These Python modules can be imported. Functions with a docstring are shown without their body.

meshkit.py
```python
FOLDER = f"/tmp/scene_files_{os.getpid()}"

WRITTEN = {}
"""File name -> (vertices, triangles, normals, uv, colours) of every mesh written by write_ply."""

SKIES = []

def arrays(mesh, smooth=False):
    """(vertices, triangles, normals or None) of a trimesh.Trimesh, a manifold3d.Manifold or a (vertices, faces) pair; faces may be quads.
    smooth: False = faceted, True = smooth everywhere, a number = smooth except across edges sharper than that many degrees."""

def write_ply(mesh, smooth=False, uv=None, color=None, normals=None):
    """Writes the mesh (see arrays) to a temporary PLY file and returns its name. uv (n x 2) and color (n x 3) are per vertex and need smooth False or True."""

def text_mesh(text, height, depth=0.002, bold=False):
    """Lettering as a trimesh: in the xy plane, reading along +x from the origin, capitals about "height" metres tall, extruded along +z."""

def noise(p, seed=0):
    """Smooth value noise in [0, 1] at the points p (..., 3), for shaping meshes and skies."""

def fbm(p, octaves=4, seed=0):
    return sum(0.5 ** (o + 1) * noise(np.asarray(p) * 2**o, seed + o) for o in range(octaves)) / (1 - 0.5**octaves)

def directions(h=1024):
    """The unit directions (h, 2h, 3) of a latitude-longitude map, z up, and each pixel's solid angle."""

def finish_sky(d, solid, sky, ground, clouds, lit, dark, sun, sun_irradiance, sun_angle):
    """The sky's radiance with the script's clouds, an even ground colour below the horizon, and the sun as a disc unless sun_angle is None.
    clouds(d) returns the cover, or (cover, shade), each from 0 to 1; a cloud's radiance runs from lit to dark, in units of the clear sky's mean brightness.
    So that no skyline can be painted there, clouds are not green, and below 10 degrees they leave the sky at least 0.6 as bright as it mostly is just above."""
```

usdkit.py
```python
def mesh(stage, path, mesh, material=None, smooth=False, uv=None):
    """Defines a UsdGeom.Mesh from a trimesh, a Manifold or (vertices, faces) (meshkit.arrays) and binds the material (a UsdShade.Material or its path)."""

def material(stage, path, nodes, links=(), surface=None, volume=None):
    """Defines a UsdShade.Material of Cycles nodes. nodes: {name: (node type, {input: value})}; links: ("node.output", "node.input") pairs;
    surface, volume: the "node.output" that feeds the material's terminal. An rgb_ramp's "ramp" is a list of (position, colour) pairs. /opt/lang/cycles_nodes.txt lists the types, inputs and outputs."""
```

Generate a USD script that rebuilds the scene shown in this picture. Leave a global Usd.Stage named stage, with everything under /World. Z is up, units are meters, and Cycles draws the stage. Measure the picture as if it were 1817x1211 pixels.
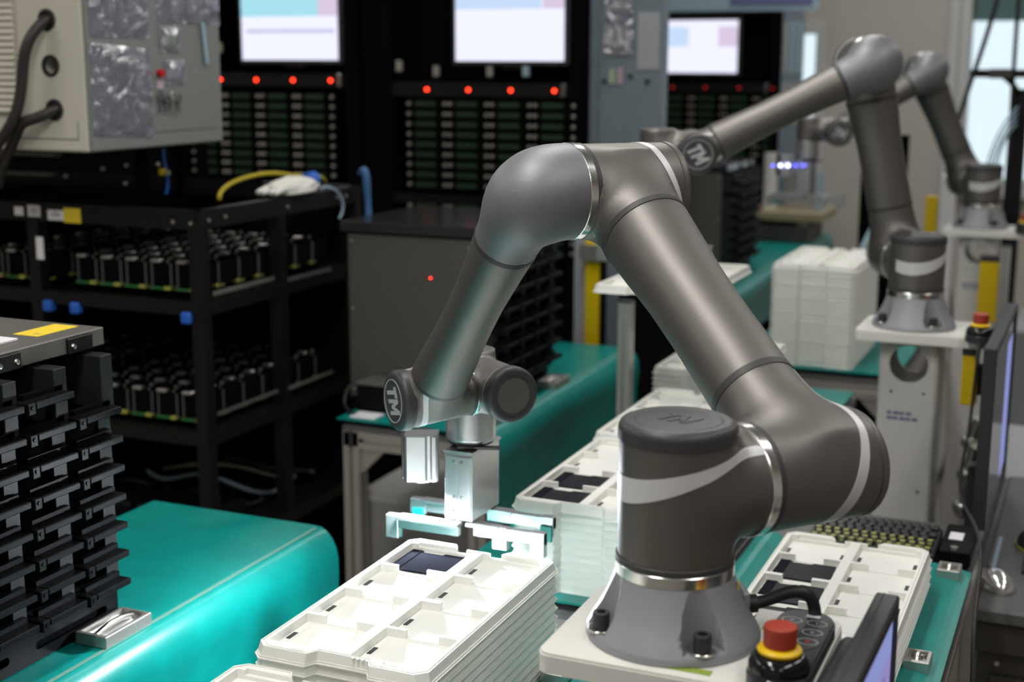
import math, random
import numpy as np, trimesh, manifold3d as m3, usdkit, meshkit
from manifold3d import Manifold, CrossSection
from shapely.geometry import Polygon, LineString, Point, box as sbox
from shapely import affinity
from pxr import Usd, UsdGeom, UsdLux, UsdShade, Gf, Sdf
random.seed(7); RNG = np.random.default_rng(7)
stage = Usd.Stage.CreateInMemory()
UsdGeom.SetStageUpAxis(stage, 'Z'); UsdGeom.SetStageMetersPerUnit(stage, 1.0)
UsdGeom.Xform.Define(stage, '/World'); UsdGeom.Scope.Define(stage, '/World/Looks')
PI = math.pi
V = lambda *a: np.array(a, float)

# ---------------------------------------------------------------- camera, lights, exposure
PITCH, YAW, ROLL, EYE = .1993, .4060, .0028, V(0, 0, 1.55)
fw = V(-math.sin(YAW)*math.cos(PITCH), math.cos(YAW)*math.cos(PITCH), -math.sin(PITCH))
rt = V(math.cos(YAW), math.sin(YAW), 0); up = np.cross(rt, fw)
rt, up = rt*math.cos(ROLL)+up*math.sin(ROLL), up*math.cos(ROLL)-rt*math.sin(ROLL)
cam = UsdGeom.Camera.Define(stage, '/World/camera')
cam.AddTransformOp().Set(Gf.Matrix4d(*rt, 0, *up, 0, *(-fw), 0, *EYE, 1))
cam.CreateHorizontalApertureAttr(36.0); cam.CreateVerticalApertureAttr(36.0*1211/1817)
cam.CreateFocalLengthAttr(2453.9/1817*36.0)
cam.CreateFStopAttr(4.3); cam.CreateFocusDistanceAttr(1.62)
cam.CreateClippingRangeAttr((.05, 100.))
cam.CreateExposureAttr(1.25)

def rect_light(name, x, y, z, w, h, power, color=(1, 1, 1), rot=None):
    l = UsdLux.RectLight.Define(stage, '/World/'+name)
    l.AddTranslateOp().Set(Gf.Vec3d(x, y, z))
    if rot: l.AddRotateXYZOp().Set(Gf.Vec3f(*rot))
    l.CreateWidthAttr(w); l.CreateHeightAttr(h); l.CreateIntensityAttr(power); l.CreateColorAttr(Gf.Vec3f(*color))
    return l
CEIL = 2.75
k = 0
for y, p in ((-1.2, 5.), (.75, 9.), (2.5, 6.), (4.3, 4.2), (6.0, 5.)):         # the hall's ceiling strip lamps
    for x, q in ((-3.1, .8), (-.9, 1.15), (.6, .65)):
        rect_light('ceiling_lamp_%03d' % k, x, y, CEIL-.02, .22, 1.25, p*q, (1., .98, .945)); k += 1
dome = UsdLux.DomeLight.Define(stage, '/World/sky')                          # overcast daylight outside the windows
dome.CreateIntensityAttr(.19); dome.CreateColorAttr(Gf.Vec3f(.64, .735, .79))

ORD = 'first second third fourth fifth sixth seventh eighth ninth tenth eleventh twelfth thirteenth fourteenth fifteenth sixteenth seventeenth eighteenth nineteenth twentieth twenty-first twenty-second'.split()
# ---------------------------------------------------------------- names, labels
USED, LOC = {}, {}
def numbered(parent, name):
    n = USED.get((parent, name), -1)+1; USED[(parent, name)] = n
    return parent+'/'+(name if n == 0 else '%s_%03d' % (name, n))
def tag(p, label=None, cat=None, group=None, kind=None):
    p = p.GetPrim() if hasattr(p, 'GetPrim') else p
    for key, v in (('label', label), ('category', cat), ('group', group), ('kind', kind)):
        if v: p.SetCustomDataByKey(key, v)
    return p
def thing(name, label, cat, loc=(0, 0, 0), rz=0., group=None):
    path = numbered('/World', name); x = UsdGeom.Xform.Define(stage, path)
    x.AddTranslateOp().Set(Gf.Vec3d(*map(float, loc)))
    if rz: x.AddRotateZOp().Set(math.degrees(rz))
    LOC[path] = V(*loc)
    return tag(x, label, cat, group)
def obj(name, mesh, m, parent=None, smooth=32, local=False, label=None):
    """one Mesh; mesh is in world coordinates unless local"""
    pp = str(parent.GetPath()) if parent is not None else '/World'
    path = numbered(pp, name); top = '/'.join(path.split('/')[:3])
    if isinstance(mesh, (list, tuple)) and len(mesh) and not isinstance(mesh[0], np.ndarray): mesh = cat(mesh)
    if hasattr(mesh, 'to_mesh'): mesh = tm(mesh)
    if not local and top in LOC and parent is not None:
        mesh = mesh.copy(); mesh.apply_translation(-LOC[top])
    o = usdkit.mesh(stage, path, mesh, M[m] if isinstance(m, str) else m, smooth=smooth).GetPrim()
    if label: tag(o, label)
    return o
def tagged(name, mesh, m, label, cat, group=None, smooth=32):
    return tag(obj(name, mesh, m, None, smooth), label, cat, group)
def struct(name, mesh, m, label=None, parent=None, smooth=32):
    o = obj(name, mesh, m, parent, smooth)
    if parent is None: tag(o, label or name.replace('_', ' '), None, None, 'structure')
    return o
def dup(root, loc, rz=0., label=None, group=None):
    was = root.GetCustomData()
    r = thing(root.GetName().rstrip('0123456789').rstrip('_'), label or was['label'], was['category'], loc, rz, group or was.get('group'))
    r.GetReferences().AddInternalReference(root.GetPath()); r.SetInstanceable(True)
    return r
def move(root, loc):
    UsdGeom.Xformable(root).GetOrderedXformOps()[0].Set(Gf.Vec3d(*map(float, loc)))

# ---------------------------------------------------------------- shapes
def cat(l): return trimesh.util.concatenate([tm(m) if hasattr(m, 'to_mesh') else m for m in l])
def tm(m):
    r = m.to_mesh(); return trimesh.Trimesh(r.vert_properties[:, :3], r.tri_verts, process=False)
def bx(x0, x1, y0, y1, z0, z1, b=0.):
    if not b:
        m = trimesh.creation.box((x1-x0, y1-y0, z1-z0))
    else:
        s = V(x1-x0, y1-y0, z1-z0)/2; p = []
        for a in (-1, 1):
            for c in (-1, 1):
                for d in (-1, 1):
                    q = s*V(a, c, d)
                    for i in range(3):
                        e = q.copy(); 
                        for j in range(3):
                            if j != i: e[j] -= math.copysign(b, e[j])
                        p.append(e)
        m = trimesh.convex.convex_hull(np.array(p))
    m.apply_translation(((x0+x1)/2, (y0+y1)/2, (z0+z1)/2)); return m
def frame(axis, xref=None):
    z = np.asarray(axis, float); z = z/np.linalg.norm(z)
    x = np.asarray(xref, float) if xref is not None else (V(1, 0, 0) if abs(z[0]) < .8 else V(0, 1, 0))
    x = x-z*(x@z); x /= np.linalg.norm(x)
    return np.stack([x, np.cross(z, x), z], 1)
def place(m, p=(0, 0, 0), axis=(0, 0, 1), xref=None):
    m = m.copy(); T = np.eye(4); T[:3, :3] = frame(axis, xref); T[:3, 3] = p; m.apply_transform(T); return m
def lathe(prof, p=(0, 0, 0), axis=(0, 0, 1), n=48):
    """closed solid of revolution; prof: (r, z) from the bottom axis to the top axis"""
    prof = np.array(prof, float); a = np.arange(n)*2*PI/n
    v = np.stack([prof[:, None, 0]*np.cos(a), prof[:, None, 0]*np.sin(a), np.broadcast_to(prof[:, None, 1], (len(prof), n))], -1).reshape(-1, 3)
    f = []
    for i in range(len(prof)-1):
        for j in range(n):
            q = (i*n+j, i*n+(j+1) % n, (i+1)*n+(j+1) % n, (i+1)*n+j)
            if prof[i, 0] > 1e-9: f.append((q[0], q[1], q[2]))
            if prof[i+1, 0] > 1e-9: f.append((q[0], q[2], q[3]))
    m = trimesh.Trimesh(v, f, process=False); m.merge_vertices(); m.remove_unreferenced_vertices()
    return place(m, p, axis)
def cyl(p0, p1, r, n=20, r2=None, b=0.):
    p0, p1 = V(*p0), V(*p1); h = np.linalg.norm(p1-p0); r2 = r if r2 is None else r2
    pr = [(0, 0), (r-b, 0), (r, b), (r2, h-b), (r2-b, h), (0, h)] if b else [(0, 0), (r, 0), (r2, h), (0, h)]
    return lathe(pr, p0, p1-p0, n)
def ring(p, axis, r_in, r_out, h, n=48, b=.0006):
    return lathe([(r_in, 0), (r_out-b, 0), (r_out, b), (r_out, h-b), (r_out-b, h), (r_in, h), (r_in, 0)], p, axis, n)
def spline(pts, n=40):
    from scipy.interpolate import CubicSpline
    pts = np.array(pts, float); t = np.r_[0, np.cumsum(np.linalg.norm(np.diff(pts, axis=0), axis=1))]
    return CubicSpline(t, pts)(np.linspace(0, t[-1], n))
def tube(pts, r, n=10, smooth=0):
    p = spline(pts, smooth) if smooth else np.array(pts, float)
    rr = np.broadcast_to(np.asarray(r, float), (len(p),)) if np.ndim(r) == 0 else np.interp(np.linspace(0, 1, len(p)), np.linspace(0, 1, len(r)), r)
    t = np.gradient(p, axis=0); t /= np.linalg.norm(t, axis=1, keepdims=True)
    x = np.cross(t[0], V(0, 0, 1) if abs(t[0][2]) < .9 else V(1, 0, 0)); x /= np.linalg.norm(x)
    a = np.arange(n)*2*PI/n; v, f = [], []
    for i in range(len(p)):
        x = x-t[i]*(x@t[i]); x /= np.linalg.norm(x); y = np.cross(t[i], x)
        v.append(p[i]+rr[i]*(np.cos(a)[:, None]*x+np.sin(a)[:, None]*y))
    v = np.vstack(v+[p[:1], p[-1:]])
    for i in range(len(p)-1):
        for j in range(n):
            q = (i*n+j, i*n+(j+1) % n, (i+1)*n+(j+1) % n, (i+1)*n+j); f += [(q[0], q[1], q[2]), (q[0], q[2], q[3])]
    for j in range(n):
        f.append((len(p)*n, (j+1) % n, j)); f.append((len(p)*n+1, (len(p)-1)*n+j, (len(p)-1)*n+(j+1) % n))
    return trimesh.Trimesh(v, f, process=False)
def ext(poly, h, p=(0, 0, 0), axis=(0, 0, 1), xref=None):
    """extrudes a shapely polygon by h along axis"""
    polys = [poly] if poly.geom_type == 'Polygon' else list(poly.geoms)
    return place(cat([trimesh.creation.extrude_polygon(q, h) for q in polys]), p, axis, xref)
def rrect(x0, x1, y0, y1, r, q=6): return sbox(x0+r, y0+r, x1-r, y1-r).buffer(r, quad_segs=q)
def man(m): return Manifold(m3.Mesh(np.asarray(m.vertices, np.float32), np.asarray(m.faces, np.uint32)))
def mcyl(p0, p1, r, n=32): return man(cyl(p0, p1, r, n))
PROFILE40 = Polygon([(-.5, -.5), (-.12, -.5), (-.12, -.18), (.12, -.18), (.12, -.5), (.5, -.5), (.5, -.12), (.18, -.12), (.18, .12), (.5, .12), (.5, .5), (.12, .5), (.12, .18), (-.12, .18), (-.12, .5), (-.5, .5), (-.5, .12), (-.18, .12), (-.18, -.12), (-.5, -.12)])
def alu(p0, p1, s=.04):
    """slotted aluminium profile bar"""
    p0, p1 = V(*p0), V(*p1); d = p1-p0
    return ext(affinity.scale(PROFILE40, s, s, origin=(0, 0)), np.linalg.norm(d), p0, d, V(0, 0, 1) if abs(d[2]) < .1 else V(1, 0, 0))

# implicit shapes: sampled on a grid, meshed by surface nets, then pulled onto the true surface
def sd_cyl(a, b, ra, rb=None):
    a, b = V(*a), V(*b); L = np.linalg.norm(b-a); d = (b-a)/L; rb = ra if rb is None else rb
    def f(p):
        q = p-a; t = q@d; r = np.linalg.norm(q-t[:, None]*d, axis=1)
        s = np.clip(t/L, 0, 1); x, y = r-(ra+(rb-ra)*s), np.abs(t-L/2)-L/2
        return np.minimum(np.maximum(x, y), 0)+np.hypot(np.maximum(x, 0), np.maximum(y, 0))
    return f
def smin(f, g, k):
    def h(p):
        a, b = f(p), g(p); e = np.maximum(k-np.abs(a-b), 0)/k
        return np.minimum(a, b)-e*e*e*k/6
    return h
def snet(f, lo, hi, h):
    n = np.ceil((np.array(hi)-lo)/h).astype(int)+1
    ax = [lo[i]+h*np.arange(n[i]) for i in range(3)]
    G = np.stack(np.meshgrid(*ax, indexing='ij'), -1); val = f(G.reshape(-1, 3)).reshape(n)
    ins = val < 0; c = np.zeros(n-1, int)
    for d in np.ndindex(2, 2, 2): c += ins[d[0]:n[0]-1+d[0], d[1]:n[1]-1+d[1], d[2]:n[2]-1+d[2]]
    act = (c > 0) & (c < 8); idx = -np.ones(n-1, int); idx[act] = np.arange(act.sum())
    v = np.stack(np.nonzero(act), 1)*h+h/2+np.array(lo); faces = []
    for a in range(3):
        b, e = (a+1) % 3, (a+2) % 3
        s0 = [slice(None)]*3; s1 = [slice(None)]*3; s0[a] = slice(0, n[a]-1); s1[a] = slice(1, n[a])
        i0, i1 = ins[tuple(s0)], ins[tuple(s1)]
        P = np.stack(np.nonzero(i0 != i1), 1)
        P = P[(P[:, b] > 0) & (P[:, e] > 0) & (P[:, b] < n[b]-1) & (P[:, e] < n[e]-1)]
        flip = i0[tuple(P.T)]
        def at(db, de):
            q = P.copy(); q[:, b] += db; q[:, e] += de; return idx[tuple(q.T)]
        Q = np.stack([at(-1, -1), at(0, -1), at(0, 0), at(-1, 0)], 1); Q[~flip] = Q[~flip][:, ::-1]
        faces.append(Q)
    Q = np.vstack(faces)
    for _ in range(4):
        g = np.stack([(f(v+e)-f(v-e))/(2e-4) for e in np.eye(3)*1e-4], 1); L = np.maximum((g*g).sum(1), .05)
        v = v-np.clip(f(v)/L, -h, h)[:, None]*g*.9
    return trimesh.Trimesh(v, np.vstack([Q[:, [0, 1, 2]], Q[:, [0, 2, 3]]]), process=False)
def band(f, p, axis, xref, r0, zc, hw, a0=0., a1=2*PI, n=96, off=.0007):
    """a raised strip lying on the implicit surface f around an axis: centre height zc(a), half width hw(a)"""
    F = frame(axis, xref); a = np.linspace(a0, a1, n); rows = []
    for s, o in ((-1, -.0012), (-1, off), (-.33, off), (.33, off), (1, off), (1, -.0012)):
        z = zc(a)+s*hw(a); base = V(*p)+z[:, None]*F[:, 2]; d = np.cos(a)[:, None]*F[:, 0]+np.sin(a)[:, None]*F[:, 1]
        r = np.full(n, r0*1.25)
        for _ in range(40): r = r-.7*np.clip(f(base+r[:, None]*d)-o, -.01, .01)
        rows.append(base+r[:, None]*d)
    v = np.stack(rows, 1).reshape(-1, 3); k = len(rows); fc = []
    for i in range(n-1):
        for j in range(k-1):
            q = (i*k+j, (i+1)*k+j, (i+1)*k+j+1, i*k+j+1); fc += [(q[0], q[1], q[2]), (q[0], q[2], q[3])]
    return trimesh.Trimesh(v, fc, process=False)

# ---------------------------------------------------------------- materials
M = {}
def mat(name, base, rough=.5, metal=0., grain=0., bump=0., scale=40., **kw):
    nodes = {'p': ('principled_bsdf', dict(base_color=base, roughness=rough, metallic=metal, **kw))}; links = []
    if grain or bump:
        nodes['t'] = ('texture_coordinate', {}); nodes['n'] = ('noise_texture', {'scale': scale, 'detail': 4.})
        links.append(('t.object', 'n.vector'))
    if grain:
        lo, hi = [np.clip(np.array(base)*(1+s*grain), 0, 1) for s in (-1, 1)]
        nodes['r'] = ('rgb_ramp', {'ramp': [(.3, tuple(lo)), (.7, tuple(hi))]}); links += [('n.fac', 'r.fac'), ('r.color', 'p.base_color')]
    if bump:
        nodes['b'] = ('bump', {'strength': bump, 'distance': .001}); links += [('n.fac', 'b.height'), ('b.normal', 'p.normal')]
    M[name] = usdkit.material(stage, '/World/Looks/'+name, nodes, links, surface='p.BSDF')
def emit(name, color, s):
    M[name] = usdkit.material(stage, '/World/Looks/'+name, {'e': ('emission', {'color': color, 'strength': s})}, surface='e.emission')
mat('graphite', (.19, .178, .166), .49, .85, .04, .0, 900.)
mat('satin_grey', (.225, .23, .245), .52, .55)
mat('base_grey', (.30, .305, .33), .5, .15)
mat('chrome', (.90, .90, .88), .20, 1.)
mat('silver_band', (.66, .66, .67), .42, .15)
mat('dark_band', (.055, .055, .056), .5, .2)
mat('black_plastic', (.028, .028, .031), .42)
mat('cap_plastic', (.04, .04, .043), .45)
mat('gloss_black', (.008, .008, .009), .10)
mat('logo_grey', (.50, .51, .52), .45, .3)
mat('brushed_metal', (.52, .53, .54), .36, .9)
mat('aluminium', (.62, .60, .57), .36, .85)
mat('steel', (.55, .54, .51), .25, 1.)
mat('white_tray', (.86, .862, .815), .42, 0., subsurface_weight=.0)
mat('white_paint', (.78, .77, .72), .38)
mat('cream_paint', (.56, .53, .455), .5)
mat('grey_door_paint', (.185, .195, .19), .5)
mat('teal_mat', (.0, .225, .20), .34, 0., .10, .25, 14.)
mat('teal_pad', (.0, .22, .20), .5)
mat('crease', (.13, .30, .24), .5)
mat('black_metal', (.006, .006, .0065), .42, .0, specular_ior_level=.25)
mat('rack_black', (.0045, .0045, .005), .6, specular_ior_level=.0)
mat('anodized', (.0042, .0046, .0055), .42, .0, specular_ior_level=.11)
mat('cover_grey', (.115, .11, .10), .42, .2)
mat('handle_silver', (.60, .58, .56), .32, .9)
mat('knob_silver', (.52, .50, .45), .38, .8)
mat('pcb_green', (.008, .035, .012), .5)
mat('module_green', (.03, .16, .04), .5)
mat('pcb_yellow', (.42, .42, .08), .5)
mat('yellow_label', (.85, .62, .03), .5)
mat('yellow_paint', (.72, .50, .0), .4)
mat('yellow_cord', (.45, .36, .02), .5)
mat('white_label', (.78, .77, .80), .5)
mat('ink', (.14, .14, .17), .6)
mat('ink_blue', (.13, .14, .30), .6)
mat('blue_plastic', (.02, .12, .55), .4)
mat('blue_strap', (.06, .16, .35), .6)
mat('blue_cabinet', (.165, .215, .25), .5, 0., .05, 0., 8.)
mat('red_button', (.36, .042, .022), .5)
mat('red_plastic', (.45, .01, .015), .35)
mat('collar_yellow', (.82, .52, .005), .4)
mat('conduit', (.022, .017, .016), .45)
mat('rubber_black', (.014, .014, .015), .5)
mat('chip_black', (.010, .011, .015), .45, specular_ior_level=.15)
mat('chip_grey', (.018, .019, .026), .9, specular_ior_level=.0)
mat('slot_dark', (.03, .03, .04), .35)
mat('green_tape', (.26, .36, .05), .6)
mat('floor_mat', (.27, .245, .215), .42, 0., .12, 0., 5.)
mat('wall_paint', (.56, .53, .48), .7)
mat('ceiling_paint', (.55, .54, .52), .8)
mat('white_frame', (.62, .64, .63), .5)
mat('blind', (.16, .28, .27), .7)
mat('desk_grey', (.10, .10, .10), .45)
mat('dark_brown', (.045, .040, .036), .5)
mat('tan_plate', (.30, .25, .15), .5)
mat('pale_hose', (.32, .44, .52), .35)
mat('glove_white', (.74, .73, .68), .8)
mat('paper', (.36, .37, .40), .7)
mat('pink_tag', (.45, .33, .40), .6)
mat('green_tag', (.33, .42, .30), .6)
mat('column_white', (.62, .61, .585), .42)
mat('clear_mouse', (.75, .75, .74), .12, .8)
emit('led_red', (1., .035, .012), 3.)
emit('led_red_dim', (1., .03, .02), .25)
emit('led_blue', (.10, .10, 1.), 2.5)
emit('led_white', (.55, .58, 1.), 3.)
emit('screen_white', (.82, .83, 1.), .47)
emit('screen_cyan', (.42, .80, .92), .40)
emit('screen_pale_cyan', (.60, .76, 1.), .41)
emit('screen_pink', (.78, .66, .86), .38)
emit('screen_line', (.62, .64, .85), .40)
emit('screen_lavender', (.26, .29, .60), .42)
emit('screen_mauve', (.30, .26, .55), .40)
emit('camera_light', (.86, .93, 1.), 60.)
def dotted(name, base, hole, scale, lo=.28, hi=.34, rough=.45):
    M[name] = usdkit.material(stage, '/World/Looks/'+name, {
        't': ('texture_coordinate', {}), 'v': ('voronoi_texture', {'scale': scale, 'randomness': 0.}),
        'r': ('rgb_ramp', {'ramp': [(lo, hole), (hi, base)]}), 'p': ('principled_bsdf', {'roughness': rough})},
        [('t.object', 'v.vector'), ('v.distance', 'r.fac'), ('r.color', 'p.base_color')], surface='p.BSDF')
dotted('perforated', (.115, .11, .098), (.012, .012, .012), 160., .34, .40)
dotted('perforated_dark', (.05, .046, .043), (.004, .004, .004), 75., .28, .33)
M['clear_film'] = usdkit.material(stage, '/World/Looks/clear_film', {
    't': ('texture_coordinate', {}), 'n': ('noise_texture', {'scale': 16., 'detail': 3., 'distortion': 1.2}), 'b': ('bump', {'strength': 1., 'distance': .02}),
    'g': ('glossy_bsdf', {'color': (1, 1, 1), 'roughness': .16}), 'd': ('diffuse_bsdf', {'color': (.26, .25, .33)}),
    'gd': ('mix_closure', {'fac': .45}), 'x': ('transparent_bsdf', {'color': (.95, .95, .98)}),
    'm': ('mix_closure', {'fac': .42})},
    [('t.object', 'n.vector'), ('n.fac', 'b.height'), ('b.normal', 'g.normal'), ('g.BSDF', 'gd.closure1'), ('d.BSDF', 'gd.closure2'), ('x.BSDF', 'm.closure1'), ('gd.closure', 'm.closure2')], surface='m.closure')
M['window_glass'] = usdkit.material(stage, '/World/Looks/window_glass', {
    'f': ('fresnel', {'IOR': 1.45}), 'x': ('transparent_bsdf', {'color': (.97, .99, 1.)}), 'g': ('glossy_bsdf', {'roughness': .02}), 'm': ('mix_closure', {})},
    [('f.fac', 'm.fac'), ('x.BSDF', 'm.closure1'), ('g.BSDF', 'm.closure2')], surface='m.closure')
# ---------------------------------------------------------------- the room
struct('floor', bx(-5, 3, -3, 7.6, -.05, 0), 'floor_mat', 'grey brown vinyl floor under the benches')
struct('ceiling', bx(-5, 3, -3, 7.6, CEIL, CEIL+.05), 'ceiling_paint', 'plain ceiling above the work cells')
struct('wall_left', bx(-5.05, -5, -3, 7.6, 0, CEIL), 'wall_paint', 'plain left wall')
struct('wall_right', bx(3, 3.05, -3, 7.6, 0, CEIL), 'wall_paint', 'plain right wall')
struct('wall_front', bx(-5, 3, -3.05, -3, 0, CEIL), 'wall_paint', 'plain wall behind the camera')
WY = 7.5
wins = [(-1.90, -1.475, .85, 1.70), (-.70, .55, .96, 2.15)]
w = man(bx(-5, 3, WY, WY+.12, 0, CEIL))
for x0, x1, z0, z1 in wins: w -= man(bx(x0, x1, WY-.1, WY+.3, z0, z1))
struct('wall_back', w, 'wall_paint', 'beige painted wall at the far end')
for i, (x0, x1, z0, z1) in enumerate(wins):
    wn = thing('window_%d' % (i+1), ('narrow bright window beside the far server rack', 'pale blue lit window at the top right')[i], 'window', (x0, WY, z0))
    tag(wn, kind='structure')
    fr = man(bx(x0-.05, x1+.05, WY-.03, WY+.02, z0-.05, z1+.05))-man(bx(x0, x1, WY-.1, WY+.1, z0, z1))
    obj('window_frame', fr, 'white_frame', wn)
    if i == 1: obj('mullion', bx(-.08, -.05, WY-.02, WY+.02, z0, z1), 'white_frame', wn)
    obj('pane', bx(x0, x1, WY+.04, WY+.046, z0, z1), 'window_glass', wn)
    if i == 1: obj('blind', bx(x0, x1, WY+.06, WY+.075, 1.76, z1), 'blind', wn)
    obj('window_sill', bx(x0-.06, x1+.06, WY-.10, WY, z0-.08, z0-.05), 'white_frame', wn)
struct('trim_1', bx(-.80, -.755, WY-.03, WY, 0, CEIL), 'white_frame', 'white vertical trim left of the large window')

# ---------------------------------------------------------------- robot arms
def tm_mark(h):
    """the two-letter emblem on the joint caps as polygons, height h, centred"""
    P = [Polygon([(0, 1), (.52, 1), (.52, .80), (.34, .80), (.34, 0), (.15, 0), (.15, .80), (0, .80)]),
         Polygon([(.56, 0), (.56, 1), (.74, 1), (.92, .52), (1.10, 1), (1.28, 1), (1.28, 0), (1.10, 0), (1.10, .56), (.98, .24), (.86, .24), (.74, .56), (.74, 0)])]
    g = affinity.skew(Polygon([]).union(P[0]).union(P[1]), xs=12, origin=(.64, .5))
    return affinity.scale(affinity.translate(g, -.64, -.5), h, h, origin=(0, 0))
def cap_mesh(p, axis, R, t, rnd=.006):
    return lathe([(0, 0), (R, 0)]+[(R-rnd*(1-math.cos(a)), t-rnd+rnd*math.sin(a)) for a in np.linspace(0, PI/2, 6)]+[(R*.74, t), (R*.72, t-.0006), (R*.70, t), (0, t)], p, axis, 56)

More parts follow.
